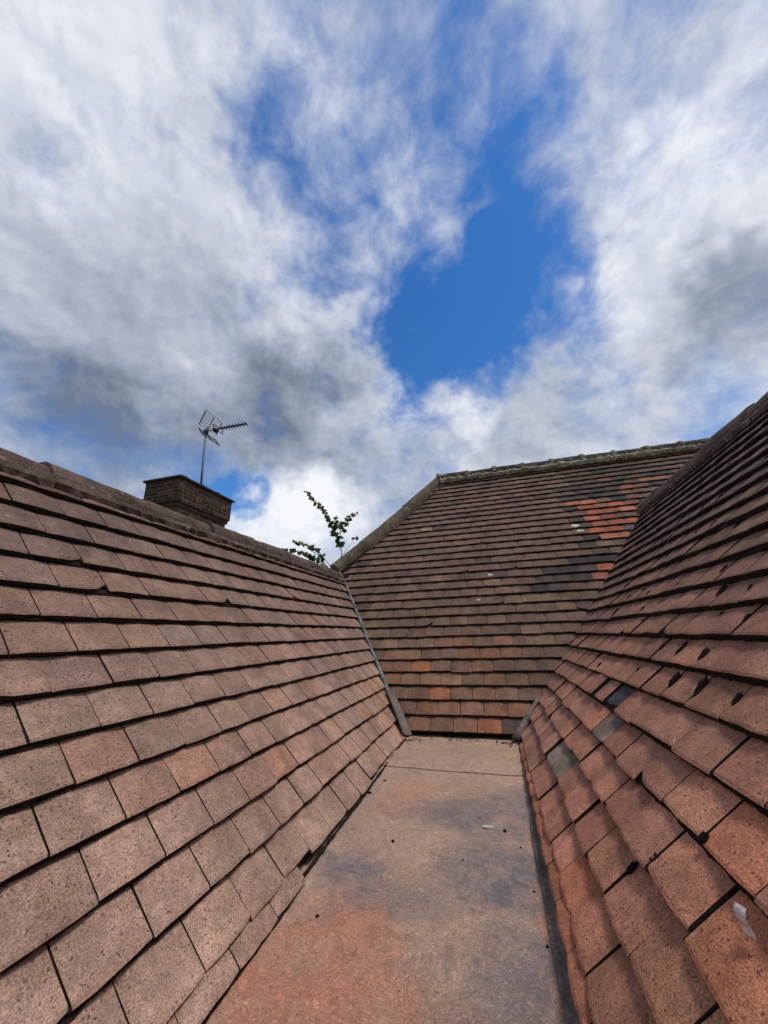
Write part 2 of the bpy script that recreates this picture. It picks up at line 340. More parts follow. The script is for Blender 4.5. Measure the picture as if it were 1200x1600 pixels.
def tube(bm, pts, rad, seg=8, cap=True):
    rings = []; n = len(pts)
    for i, q in enumerate(pts):
        q = Vector(q); a = Vector(pts[max(0, i - 1)]); b = Vector(pts[min(n - 1, i + 1)]); tdir = (b - a).normalized()
        s = tdir.cross(Vector((0, 0, 1)) if abs(tdir.z) < 0.95 else Vector((1, 0, 0))).normalized(); w = s.cross(tdir)
        r = rad[i] if isinstance(rad, (list, tuple)) else rad
        rings.append([bm.verts.new(q + (s * math.cos(2 * math.pi * k / seg) + w * math.sin(2 * math.pi * k / seg)) * r) for k in range(seg)])
    for a, b in zip(rings, rings[1:]):
        for k in range(seg): bm.faces.new((a[k], a[(k + 1) % seg], b[(k + 1) % seg], b[k]))
    if cap:
        bm.faces.new(rings[0][::-1]); bm.faces.new(rings[-1])
def box(bm, x0, x1, y0, y1, z0, z1):
    v = [bm.verts.new((x, y, z)) for z in (z0, z1) for y in (y0, y1) for x in (x0, x1)]
    for f in ((0, 2, 3, 1), (4, 5, 7, 6), (0, 1, 5, 4), (2, 6, 7, 3), (0, 4, 6, 2), (1, 3, 7, 5)): bm.faces.new([v[i] for i in f])

# ------------------------------------------------------------------ the roofs' geometry (relative to the camera height)
G = 0.1031                                   # gauge of the courses
TW = 0.1445                                  # tile pitch along a course
STEP = 0.0205                                # drop from one course to the next
TH = 0.0125                                  # tile thickness
aL, aB, aR = R(54.78), R(50.19), R(49.03)
class Plane:
    def __init__(s, o, c, u): s.o = Vector(o); s.c = Vector(c); s.u = Vector(u); s.n = s.c.cross(s.u).normalized()
    def at(s, t, q, h=0.0): return s.o + s.c * t + s.u * q + s.n * h
    def above(s, p): return (p - s.o).dot(s.n)
PL = Plane((-0.6058, 0, -0.600), (0, 1, 0), (-math.cos(aL), 0, math.sin(aL)))
PB = Plane((0, 2.5448, -0.5691), (1, 0, 0), (0, math.cos(aB), math.sin(aB)))
PR = Plane((0.0752, 0, -0.567), (0, -1, 0), (math.cos(aR), 0, math.sin(aR)))
# hidden far sides
PL2 = Plane((-1.50 - (0.60 + 0.60) / math.tan(aL), 0, -0.60), (0, -1, 0), (math.cos(aL), 0, math.sin(aL)))
PR2 = Plane((1.60 + (1.15 + 0.567) / math.tan(aR), 0, -0.567), (0, 1, 0), (-math.cos(aR), 0, math.sin(aR)))
HIP = [Vector((-1.53, 3.55, 0.62)), Vector((-1.08, 4.05, 1.19)), Vector((-0.505, 4.74, 2.02))]
hipdir = (HIP[2] - HIP[0]); hipn = Vector((hipdir.y, -hipdir.x, 0)).normalized()     # points to the right of the hip, in plan
def right_of_hip(p): return (p - HIP[0]).dot(hipn)
RIDGE_Y, RIDGE_Z = 4.73, 1.985
aH = math.atan2(HIP[2].z - HIP[0].z, HIP[2].x - HIP[0].x)
PH = Plane(HIP[0] - Vector((1.0, 0, 1.0 * math.tan(aH))), (0, -1, 0), (math.cos(aH), 0, math.sin(aH)))     # hip end, faces -X

def tile_template(rng, chip=None, length=0.235, width=0.1414):
    xs = [-0.5, -0.25, 0.0, 0.25, 0.5]; ys = [0.0, 0.007, 0.06, length]
    v = []; f = []
    jit = [rng.uniform(-0.0016, 0.0016) for _ in xs]; cor = rng.uniform(0.0012, 0.0026)
    for j, yy in enumerate(ys):
        for i, xx in enumerate(xs):
            px = xx * width; py = yy; pz = -0.0018 * (2 * xx) ** 2 * rng.uniform(0.8, 1.2)
            if j == 0: py += jit[i]; pz -= 0.0022
            if i in (0, 4):
                pz -= cor * 0.7; px += rng.uniform(-0.0008, 0.0008)
            if j == 0 and i in (0, 4): py += 0.002
            v.append([px, py, pz])
    if chip is not None:
        i = 0 if chip < 0 else 4; amt = abs(chip)
        v[i][1] += amt; v[i + (1 if i == 0 else -1)][1] += amt * 0.25; v[5 + i][1] = v[i][1] + 0.006
        v[5 + i + (1 if i == 0 else -1)][1] += amt * 0.25
    n = len(v)
    for j in range(3):
        for i in range(4): a = j * 5 + i; f.append((a, a + 1, a + 6, a + 5))
    low = {}
    def lo(a):
        if a not in low: low[a] = len(v); v.append([v[a][0], v[a][1] + (0.001 if a < 5 else 0), -TH + v[a][2] * 0.4])
        return low[a]
    for i in range(4): f.append((i + 1, i, lo(i), lo(i + 1)))
    for j in range(3):
        a, b = j * 5, (j + 1) * 5; f.append((a, b, lo(b), lo(a)))
        a, b = j * 5 + 4, (j + 1) * 5 + 4; f.append((b, a, lo(a), lo(b)))
    f.append((lo(0), lo(15), lo(19), lo(4)))
    return v, f
NTOP = 12                                    # the first faces of a tile are its sanded top, the others its edges, coloured dark for dirt and shadow
rng = random.Random(7)
TEMPL = [tile_template(rng) for _ in range(14)]
CHIP = [tile_template(rng, c) for c in (-0.03, 0.03, -0.018, 0.02, 0.045)]
SHORT = [tile_template(rng, None, 0.10) for _ in range(6)]; K_SHORT = len(TEMPL) + len(CHIP)
TM = []
for v, f in TEMPL + CHIP + SHORT:
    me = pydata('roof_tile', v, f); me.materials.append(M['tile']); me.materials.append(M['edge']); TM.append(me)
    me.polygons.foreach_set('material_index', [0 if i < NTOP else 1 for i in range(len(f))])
ALLT = TEMPL + CHIP + SHORT
TILT = math.atan(STEP / G)

def tile_matrix(pl, t, s, rot=0.0, lift=0.0, roll=0.0):
    """tile tail centred at (t, s) on the plane, tipped so that its head dives below the next course"""
    base = Matrix((pl.c, pl.u, pl.n)).transposed().to_4x4()
    return Matrix.Translation(pl.at(t, s, lift) + UP) @ base @ Matrix.Rotation(-TILT, 4, 'X') @ Matrix.Rotation(rot, 4, 'Z') @ Matrix.Rotation(roll, 4, 'Y')

def project(p):                              # used only to rank tiles by how large they stand in view
    q = p - UP; z = q.dot(CF)
    if z < 0.05: return None
    return 600 + 569.6 * q.dot(CR) / z, 800 - 569.6 * q.dot(CU) / z, z

class StuffMesh:
    def __init__(s): s.v = []; s.f = []; s.c = []; s.m = []
    def add(s, tv, tf, mw, col, mi=None):
        s.m += mi if mi is not None else [0 if i < NTOP else 1 for i in range(len(tf))]
        o = len(s.v); s.v += [mw @ Vector(q) for q in tv]; s.f += [tuple(i + o for i in f) for f in tf]; s.c += [c4(col)] * len(tv)
    def build(s, name, parent, mat, kind='stuff'):
        off = parent.location if parent else Vector()
        me = pydata(name, [q - off for q in s.v], s.f)
        a = me.color_attributes.new('tint', 'FLOAT_COLOR', 'POINT'); a.data.foreach_set('color', [x for c in s.c for x in c])
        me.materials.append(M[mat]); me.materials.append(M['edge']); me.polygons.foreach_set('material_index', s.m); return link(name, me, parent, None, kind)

def jitter_col(c, rng, a=0.12, b=0.05):
    k = 1 + rng.uniform(-a, a); return tuple(max(0.005, x * k * (1 + rng.uniform(-b, b))) for x in c)

def lay(root, pl, specs, cuts, limit=290):
    """specs: (t, s, rot, lift, roll, template, colour, visible). The largest in view become tiles of their own, the rest one mesh."""
    objs = []; rest = StuffMesh(); rank = []; joints = []
    for i, sp in enumerate(specs):
        t, s, rot, lift, roll, k, col, vis = sp
        pr = project(pl.at(t, s + G * 0.5) + UP); sc = 0
        if vis and pr and -60 < pr[0] < 1260 and -60 < pr[1] < 1690:
            d = (pl.at(t, s)).length; sc = abs(pl.at(t, s).dot(pl.n)) / d ** 3
        rank.append((sc, i))
    rank.sort(reverse=True); single = {i for sc, i in rank[:limit] if sc > 0}
    for i, sp in enumerate(specs):
        t, s, rot, lift, roll, k, col, vis = sp
        mw = tile_matrix(pl, t, s, rot, lift, roll)
        pts = [mw @ Vector((x, y, 0)) for x in (-TW / 2, TW / 2) for y in (0, 0.235)]
        need = []; gone = False
        for (cp, cn) in cuts:
            ds = [(q - UP - cp).dot(cn) for q in pts]
            if max(ds) < 0.004: gone = True
            elif min(ds) < -0.002: need.append((cp, cn))
        if gone: continue
        if vis and not need:                 # dark strip filling the open joint beside the tile
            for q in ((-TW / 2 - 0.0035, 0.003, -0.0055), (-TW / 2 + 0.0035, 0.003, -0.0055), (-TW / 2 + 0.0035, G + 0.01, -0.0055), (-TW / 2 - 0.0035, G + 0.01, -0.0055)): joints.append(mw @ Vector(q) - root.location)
        v, f = ALLT[k]; mi = None
        if need:
            bm = bmesh.new(); vs_ = [bm.verts.new(q) for q in v]
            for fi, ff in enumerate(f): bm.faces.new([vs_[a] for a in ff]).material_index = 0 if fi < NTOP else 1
            inv = mw.inverted(); i3 = mw.to_3x3().transposed()
            for cp, cn in need:
                bmesh.ops.bisect_plane(bm, geom=bm.verts[:] + bm.edges[:] + bm.faces[:], plane_co=inv @ (cp + UP), plane_no=i3 @ cn, clear_inner=True)
            if not bm.faces: bm.free(); continue
            if i in single:
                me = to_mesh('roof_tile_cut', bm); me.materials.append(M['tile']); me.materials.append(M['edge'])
            else:
                bm.verts.index_update(); v = [tuple(q.co) for q in bm.verts]; f = [tuple(q.index for q in ff.verts) for ff in bm.faces]; mi = [ff.material_index for ff in bm.faces]; bm.free()
        elif i in single: me = TM[k]
        if i in single:
            o = link('roof_tile', me, root); set_world(o, mw); o.color = c4(col); objs.append(o)
        else: rest.add(v, f, mw, col, mi)
    if rest.v: rest.build('roof_tiles', root, 'tile_stuff')
    if joints: link('dark_joint', pydata('dark_joint', joints, [(i, i + 1, i + 2, i + 3) for i in range(0, len(joints), 4)]), root, 'crust', 'stuff')
    return objs

def crust(root, pl, rows, trange, rng, mat, out, name, skip=0.0, thick=1.0):
    """one ragged bead per course under the tails: moss and dirt, plus painted shadow lines left and back"""
    verts = []; faces = []
    for s in rows:
        t0, t1 = trange(s); t = t0; prev = None
        while t < t1:
            w = noise.noise(Vector((t * 9, s * 31, 1.7))) * 0.5 + 0.5; w2 = noise.noise(Vector((t * 70, s * 31, 5.7))) * 0.5 + 0.5
            if w < skip: prev = None; t += 0.008; continue
            e = out * (0.15 + 1.1 * w * w2 + 0.25 * rng.random()); hh = (STEP - TH) * thick * (0.8 + 0.4 * rng.random())
            a = pl.at(t, s + 0.012, -TH + 0.001); b = pl.at(t, s - e, -TH - 0.0005 - hh * 0.15); c = pl.at(t, s - e * 0.7 , -STEP - 0.001)
            d_ = pl.at(t, s + 0.012, -STEP - 0.004)
            o = len(verts); verts += [q + UP - root.location for q in (a, b, c, d_)]
            if prev is not None:
                for k in range(3): faces.append((prev + k, o + k, o + k + 1, prev + k + 1))
            prev = o; t += 0.007 + 0.003 * rng.random()
    me = pydata(name, verts, faces); return link(name, me, root, mat, 'stuff')

def cap_piece(r0, r1, length, rng, seg=10, thick=0.016, sink=0.02, flat=0.0):
    """half-round ridge tile along +Y, ragged, slightly tapered"""
    bm = bmesh.new(); N = 8; rings = []
    for j in range(N + 1):
        f = j / N; ring = []
        for k in range(seg + 1):
            a = math.pi * (k / seg) ; rr = r0 + (r1 - r0) * f + rng.uniform(-0.002, 0.002)
            x = math.cos(a) * rr; z = math.sin(a) * rr
            if flat: z = (1 - abs(x) / rr) * rr * flat + z * (1 - flat)
            ring.append(bm.verts.new((x, f * length, z)))
        lo_ = [bm.verts.new((ring[0].co.x, f * length, -sink)), bm.verts.new((ring[-1].co.x, f * length, -sink))]
        rings.append([lo_[0]] + ring + [lo_[1]])
    for a, b in zip(rings, rings[1:]):
        for k in range(len(a) - 1): bm.faces.new((a[k], a[k + 1], b[k + 1], b[k]))
    bm.faces.new(rings[0]); bm.faces.new(rings[-1][::-1])
    return to_mesh('ridge_piece', bm, False)
def frame(dirv, up=Vector((0, 0, 1))):
    y = dirv.normalized(); x = y.cross(up).normalized(); z = x.cross(y)
    return Matrix((x, y, z)).transposed().to_4x4()
def lumps(bm, path, rad, rng, n, size):      # mortar squeezed out along a line
    for _ in range(n):
        f = rng.random() * (len(path) - 1); i = min(int(f), len(path) - 2); p = path[i].lerp(path[i + 1], f - i)
        r = size * rng.uniform(0.5, 1.3)
        m = Matrix.Translation(p + Vector((rng.uniform(-rad, rad), rng.uniform(-rad, rad), rng.uniform(-rad, rad)))) @ Matrix.Rotation(rng.random() * 6, 4, 'Z') @ Matrix.Diagonal((r * rng.uniform(0.8, 1.8), r, r * 0.7, 1))
        bmesh.ops.create_icosphere(bm, subdivisions=1, radius=1.0, matrix=m)
def bead(path, rx, rz, rng, upv, side, step=0.02):
    """continuous irregular mortar fillet along a path: 5-sided section"""
    verts = []; faces = []; prev = None
    for a, b in zip(path, path[1:]):
        n = max(2, int((b - a).length / step))
        for i in range(n + 1):
            p = a.lerp(b, i / n); k = 1 + 0.40 * noise.noise(p * 17) + 0.30 * noise.noise(p * 51)
            o = len(verts)
            for q in range(6):
                an = math.pi * 2 * q / 6; kk = k * (1 + 0.28 * rng.uniform(-1, 1)); verts.append(p + side * math.cos(an) * rx * kk + upv * math.sin(an) * rz * kk)
            if prev is not None:
                for q in range(6): faces.append((prev + q, prev + (q + 1) % 6, o + (q + 1) % 6, o + q))
            prev = o
    return verts, faces

# ------------------------------------------------------------------ ground
bm = bmesh.new(); bmesh.ops.create_grid(bm, x_segments=8, y_segments=8, size=1500)
g = link('ground', to_mesh('ground', bm), None, 'earth'); g['kind'] = 'structure'

# ------------------------------------------------------------------ left roof
Y0 = -1.6
rootL = thing('tiled_roof', 'brown tiled roof slope below the chimney with a rounded mortared ridge', 'roof', (-1.5, 1.0, 0))
rootB = thing('tiled_roof', 'dark brown hipped roof slope with bright orange replacement tiles below its ridge', 'roof', (1.0, 4.7, 0))
rootR = thing('tiled_roof', 'steep mossy reddish-brown tiled roof slope with black moss in its joints', 'roof', (1.6, 1.0, 0))
valL = (PB.n.cross(PL.n)).normalized(); valR = (PR.n.cross(PB.n)).normalized()
def plane_pt_two(p1, p2):                    # one point on both planes (z = 0)
    # left/right plane: x from z ; back plane: y from z
    x = p1.o.x + p1.u.x / p1.u.z * (0 - p1.o.z); y = p2.o.y + p2.u.y / p2.u.z * (0 - p2.o.z); return Vector((x, y, 0))
VLp, VRp = plane_pt_two(PL, PB), plane_pt_two(PR, PB)
def vert_cut(pt, dirv, keep):                # vertical plane through a sloping line, normal towards the point to keep
    n = Vector((dirv.y, -dirv.x, 0)).normalized()
    if (keep - pt).dot(n) < 0: n = -n
    return (pt, n)
CUT_L = [vert_cut(VLp, valL, Vector((-0.9, 0, 0)))]
CUT_BL = vert_cut(VLp, valL, Vector((0, 5, 0))); CUT_BR = vert_cut(VRp, valR, Vector((0, 5, 0)))
CUT_R = [vert_cut(VRp, valR, Vector((0.9, 0, 0)))]
rng = random.Random(11)
BR_L = lin(110, 88, 77)
specs = []
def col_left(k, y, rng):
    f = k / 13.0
    c = tuple(a * (1 - f) + b * f for a, b in zip(lin(166, 136, 120), lin(114, 93, 83)))  # lower rows lighter: cleaner tiles, with brighter light partly put into the colour
    q = noise.noise(Vector((y * 1.3, k * 0.33, 3.1)))
    if q > 0.12: c = tuple(a * (1 + b) for a, b in zip(c, (0.07, 0.0, -0.03)))
    if rng.random() < 0.07: c = tuple(a * b for a, b in zip(c, (1.10, 0.99, 0.93)))
    if y > 2.1 and k < 4 and rng.random() < 0.5: c = tuple(a * b for a, b in zip(c, (1.13, 1.02, 0.90)))
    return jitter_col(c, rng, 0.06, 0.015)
LROWS = []
for k in range(-1, 14):
    s = k * G
    if k == -1: s = -0.047
    ph = (0.090 if k % 2 == 0 else 0.016) + rng.uniform(-0.012, 0.012)
    LROWS.append(s)
    n0 = int((Y0 - ph) / TW) - 1
    for i in range(n0, 45):
        y = ph + (i + 0.5) * TW
        if y < Y0: continue
        if y > VLp.y + 2.0: break
        ss = s
        if k == -1 and y > 1.22: continue
        if k == 0 and 1.22 < y < 1.78: ss = s - 0.016
        wob = 0.0035 * noise.noise(Vector((y * 1.7, k * 0.9, 0)))
        wild = 1.0 if k > 2 else 1.7
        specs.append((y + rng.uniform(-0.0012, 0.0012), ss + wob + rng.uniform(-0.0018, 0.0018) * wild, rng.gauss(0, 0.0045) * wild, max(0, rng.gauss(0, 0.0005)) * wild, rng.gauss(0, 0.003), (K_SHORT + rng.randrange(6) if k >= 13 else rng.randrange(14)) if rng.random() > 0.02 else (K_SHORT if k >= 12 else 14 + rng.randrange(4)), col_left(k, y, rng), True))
lay(rootL, PL, specs, CUT_L, 299)
rngc = random.Random(5)
yval = lambda s: VLp.y + (PL.at(0, s).z / PL.u.z * 0) + (PL.at(0, s).z) * PB.u.y / PB.u.z
crust(rootL, PL, [s for s in LROWS if s > 0.05], lambda s: (Y0, yval(s)), rngc, 'crust', 0.008, 'lichen_shadow_line')  # bead of crust that also paints the shadow line below each course
# far side of the same roof
specs = []
for k in range(0, 12):
    for i in range(-27, 12):
        y = (i + (0.5 if k % 2 else 0.0)) * TW
        specs.append((y, k * G, 0, 0, 0, rng.randrange(14), jitter_col(BR_L, rng), False))
lay(rootL, PL2, specs, [])
# body under the tiles
def body(name, root, sect, y0, y1, mat='deck'):
    verts = [Vector((x, y, z)) + UP - root.location for y in (y0, y1) for x, z in sect]; n = len(sect)
    faces = [tuple(range(n))[::-1], tuple(range(n, 2 * n))] + [(i, (i + 1) % n, n + (i + 1) % n, n + i) for i in range(n)]
    return link(name, pydata(name, verts, faces), root, mat)
dn = 0.052
body('roof_deck', rootL, [(-0.655, -0.66), (-1.5, 0.545), (PL2.o.x + 0.05, -0.66)], Y0 + 0.02, 3.62)

def ridge_line(root, a, b, r, mat, mortar, rng, length=0.40, flat=0.0, gap=0.006, name='ridge_tile', wav=0.006):
    L = (b - a).length; n = max(1, round(L / length)); dv = (b - a) / n; F = frame(dv)
    out = []
    for i in range(n):
        p = a + dv * i; rr = r * rng.uniform(0.96, 1.05)
        me = cap_piece(rr, rr * rng.uniform(0.95, 1.03), dv.length - gap, rng, flat=flat); me.materials.append(M[mat])
        o = link(name, me, root)
        m = Matrix.Translation(p + UP + Vector((rng.uniform(-wav, wav), 0, rng.uniform(-wav, wav)))) @ F @ Matrix.Rotation(rng.gauss(0, 0.012), 4, 'X') @ Matrix.Rotation(rng.gauss(0, 0.01), 4, 'Z')
        set_world(o, m); out.append(o)
        if mortar and i > 0:                 # mortar joint between two pieces
            bm = bmesh.new()
            for k in range(9):
                an = math.pi * (k + 0.5) / 9
                bmesh.ops.create_icosphere(bm, subdivisions=1, radius=1.0, matrix=Matrix.Translation(Vector((math.cos(an) * rr * 0.97, rng.uniform(-0.006, 0.006), math.sin(an) * rr * (0.97 - 0.18 * flat)))) @ Matrix.Diagonal((0.026 * rng.uniform(0.7, 1.3), (0.030 if mortar == 'mortar' else 0.018) * rng.uniform(0.7, 1.4), (0.020 if mortar == 'mortar' else 0.007) * rng.uniform(0.6, 1.2), 1)))
            o2 = link('mortar_joint', to_mesh('mortar_joint', bm, True), root, mortar); set_world(o2, Matrix.Translation(p + UP) @ F)
    return out
ridge_line(rootL, Vector((-1.50, Y0, 0.522)), Vector((-1.50, 3.60, 0.552)), 0.090, 'cap', None, rng, 0.41, gap=0.003, wav=0.003)
v, f = bead([PL.at(y, 1.385 + 0.004 * math.sin(y * 9), -0.004) for y in [Y0 + 0.2 * i for i in range(27)]], 0.026, 0.020, rng, PL.n, PL.u)
link('mortar_bedding', pydata('mortar_bedding', [q + UP - rootL.location for q in v], f), rootL, 'cap')

# ------------------------------------------------------------------ back roof
rng = random.Random(23)
specs = []
BB = lin(104, 82, 69)
SPECIAL = [
    ([(1.04, 23), (1.12, 22), (1.3, 22), (1.01, 20), (1.19, 21), (1.11, 19), (1.27, 20), (0.99, 18), (1.09, 18), (1.2, 18), (1.1, 17), (1.19, 17), (1.29, 17), (0.97, 13), (1.24, 22), (1.06, 21), (1.33, 21), (1.22, 19), (1.36, 19), (1.13, 20)], (lin(164, 92, 70), lin(152, 88, 68), lin(140, 86, 68), lin(156, 98, 76))),
    ([(1.44, 27), (1.71, 26), (1.61, 25), (1.7, 24), (1.59, 23), (1.94, 26), (1.94, 25), (1.51, 24), (1.47, 22), (0.88, 12), (1.32, 21)], (lin(134, 84, 68), lin(122, 80, 68), lin(108, 76, 67))),
    ([(1.05, 28), (1.2, 27), (1.6, 27), (1.82, 27), (1.99, 27), (0.98, 26), (1.12, 26), (1.29, 26), (1.5, 26), (1.08, 25), (1.24, 25), (0.98, 24), (1.11, 24), (1.28, 24), (1.39, 23), (0.9, 22), (0.93, 17), (0.84, 16), (0.84, 14), (1.0, 14), (0.66, 13), (0.77, 13), (0.74, 12), (0.89, 20), (1.79, 25), (1.47, 29), (1.61, 29), (0.55, 13), (0.51, 12), (0.62, 12), (0.43, 11), (0.6, 11)], (lin(58, 53, 50), lin(66, 59, 54), lin(74, 64, 57))),
    ([(1.34, 18)], (lin(92, 88, 88),)),
    ([(-0.1, 0), (-0.58, 4), (-0.43, 2)], (lin(140, 92, 66), lin(150, 100, 72))),
    ([(-0.73, 4), (-0.64, 3), (-0.5, 3), (-0.57, 2), (-0.29, 2), (-0.29, 1), (-0.19, 1), (-0.4, 0), (-0.25, 0), (-0.81, 5), (-0.68, 5), (-0.36, 3)], (lin(124, 93, 76), lin(116, 88, 73), lin(134, 100, 82))),
    ([(0.03, 12), (0.33, 10), (0.26, 7), (0.34, 6), (-0.52, 6), (-0.75, 6)], (lin(124, 102, 84), lin(116, 94, 78)))]
def col_back(k, x, rng):
    c = BB
    f = k / 31.0
    c = tuple(a * (1.05 - 0.10 * f) for a in c)
    for tab, cols in SPECIAL:                # tiles that stand out: replaced, sooty, bleached
        for (tx, tk) in tab:
            if tk == k and abs(x - tx) < 0.078: return jitter_col(rng.choice(cols), rng, 0.10, 0.05)
    if k > 24 and x > 1.0: c = tuple(a * 0.72 for a in c)
    if k < 7 and -0.9 < x < 0.1 and rng.random() < 0.6: c = tuple(a * b for a, b in zip(c, (1.40, 1.17, 1.0)))
    if rng.random() < 0.012: return jitter_col(lin(126, 106, 88), rng, 0.1)
    if x > 0.1 and 4 < k < 11 and rng.random() < 0.12: return jitter_col(lin(112, 88, 75), rng, 0.10)
    if rng.random() < 0.05: return jitter_col(lin(112, 88, 74), rng, 0.08)
    if rng.random() < 0.06: return jitter_col(lin(84, 68, 60), rng, 0.06)
    return jitter_col(c, rng, 0.08, 0.03)
for k in range(0, 32):
    s = k * G; ph = -0.469 if k % 2 == 0 else -0.402; ph += rng.uniform(-0.012, 0.012); z = PB.at(0, s).z
    # between the left valley (or hip) and the far right end
    xv_r = PR.o.x + (z - PR.o.z) * PR.u.x / PR.u.z
    for i in range(-16, 40):
        x = ph + (i + 0.5) * TW
        if x > 4.6: break
        p = PB.at(x, s)
        over = x > xv_r + 0.15
        # hidden behind the right-hand roof?
        hid = False
        if over:
            q = p * 0.999; n_ = PR.above(q)
            for fz in [0.3 + 0.035 * w for w in range(20)]:
                e = p * fz
                if e.x < 1.6 and PR.above(e) < 0 and e.z > -0.6: hid = True; break
        wob = 0.004 * noise.noise(Vector((x * 1.6, k * 0.8, 9)))
        kk = rng.randrange(14) if rng.random() > 0.03 else 14 + rng.randrange(5)
        if k >= 30: kk = K_SHORT + rng.randrange(6)
        specs.append((x, s + wob + rng.uniform(-0.002, 0.002) + (rng.uniform(-0.007, 0.003) if rng.random() < 0.12 else 0), rng.gauss(0, 0.006), max(0, rng.gauss(0, 0.0007)), rng.gauss(0, 0.004), kk, col_back(k, x, rng), not hid))
CUT_HIP = (HIP[0], hipn)
def back_cuts(): return [CUT_BL, CUT_HIP]
# the slope goes on behind the right-hand roof, so that valley needs no cut below the ridge of that roof: only tiles under it are dropped
specs = [sp for sp in specs if not (PR.above(PB.at(sp[0], sp[1] + 0.1)) < -0.10 and PB.at(sp[0], sp[1]).x < 1.6)]
lay(rootB, PB, specs, back_cuts(), 299)
crust(rootB, PB, [k * G for k in range(1, 32)], lambda s: (max(VLp.x - PL.u.x * 0 - (PB.at(0, s).z) * math.cos(aL) / math.sin(aL), HIP[0].x + (PB.at(0, s).y - HIP[0].y) / hipdir.y * hipdir.x), 4.4), rngc, 'crust', 0.005, 'lichen_shadow_line')  # lichen bead, its dark colour also drawing in shade below the tails
# far sides
specs = []
for k in range(0, 34):
    s = k * G
    for i in range(-26, 24): specs.append(((i + (0.5 if k % 2 else 0)) * TW - 0.0, s, 0, 0, 0, rng.randrange(14), jitter_col(BB, rng), False))
PBack = Plane((0, 2 * RIDGE_Y - 2.5448, -0.5691), (-1, 0, 0), (0, -math.cos(aB), math.sin(aB)))
lay(rootB, PBack, [sp for sp in specs if sp[1] < 3.0 and abs(sp[0]) < 4.5 and -sp[0] > -2.0], [(HIP[2], Vector((hipdir.y, hipdir.x, 0)).normalized())])
ph0 = PH
spec2 = []
for k in range(0, 30):
    for i in range(-60, 0): spec2.append(((i + (0.5 if k % 2 else 0)) * TW, k * G, 0, 0, 0, rng.randrange(14), jitter_col(BB, rng), False))
lay(rootB, PH, spec2, [(HIP[0], -hipn), (HIP[2], -Vector((hipdir.y, hipdir.x, 0)).normalized())])
# deck of the main roof: front, back, hip end
def deck_back():
    d = 0.052; zb = -0.68; yF = PB.o.y + (zb - PB.o.z) / math.tan(aB) + d / math.sin(aB); top = RIDGE_Z - 0.055
    yr = RIDGE_Y; xH = HIP[2].x + 0.05; x_lo = xH - (top - zb) / math.tan(aH); yBk = 2 * yr - yF
    A = [Vector((x_lo, yF, zb)), Vector((4.6, yF, zb)), Vector((4.6, yBk, zb)), Vector((x_lo, yBk, zb)), Vector((xH, yr, top)), Vector((4.6, yr, top))]
    f = [(0, 1, 5, 4), (1, 2, 5), (2, 3, 4, 5), (3, 0, 4), (3, 2, 1, 0)]
    return link('roof_deck', pydata('roof_deck', [q + UP - rootB.location for q in A], f), rootB, 'deck')
deck_back()
# ridge of the back roof: sooty angular tiles bedded on thick mortar
ridge_line(rootB, Vector((-0.47, RIDGE_Y, RIDGE_Z + 0.012)), Vector((4.5, RIDGE_Y, RIDGE_Z - 0.02)), 0.108, 'darkcap', 'mortar', rng, 0.36, flat=0.25, gap=0.02)
v, f = bead([Vector((-0.47 + 0.1 * i, RIDGE_Y - 0.112, RIDGE_Z - 0.030 - 0.0004 * i)) for i in range(50)], 0.036, 0.040, rng, PB.n, PB.u, 0.025)
link('mortar_bedding', pydata('mortar_bedding', [q + UP - rootB.location for q in v], f), rootB, 'mortar')
# hip
hp = [HIP[0] + Vector((0.0, 0.0, 0.03)), HIP[1] + Vector((0, 0, 0.02)), HIP[2] + Vector((0, 0, -0.03))]
for a, b in ((hp[0], hp[1]), (hp[1], hp[2])): ridge_line(rootB, a, b + (b - a).normalized() * 0.01, 0.088, 'hipcap', None, rng, 0.38, gap=0.001, name='hip_tile', wav=0.003)
bm = bmesh.new(); lumps(bm, [HIP[2] + UP - rootB.location + Vector((0.0, -0.02, 0.05)), HIP[2] + UP - rootB.location + Vector((0.08, -0.05, 0.0))], 0.03, rng, 26, 0.035)
link('mortar_cap', to_mesh('mortar_cap', bm, True), rootB, 'mortar')
v, f = bead([PB.at(p.x + 0.085, (p.z - PB.o.z) / math.sin(aB) , -0.004) for p in (HIP[0] + Vector((0, 0, 0.03)), HIP[1], HIP[2] + Vector((0, 0, -0.10)))], 0.018, 0.018, rng, PB.n, PB.u)
link('mortar_bedding', pydata('mortar_bedding', [q + UP - rootB.location for q in v], f), rootB, 'hipcap')
# foot of hip: lump of mortar where both ridges meet the valley
bm = bmesh.new(); lumps(bm, [Vector((-1.47, 3.54, 0.60)) + UP - rootB.location, Vector((-1.42, 3.52, 0.56)) + UP - rootB.location], 0.02, rng, 14, 0.03)
link('mortar_cap', to_mesh('mortar_cap', bm, True), rootB, 'crust')

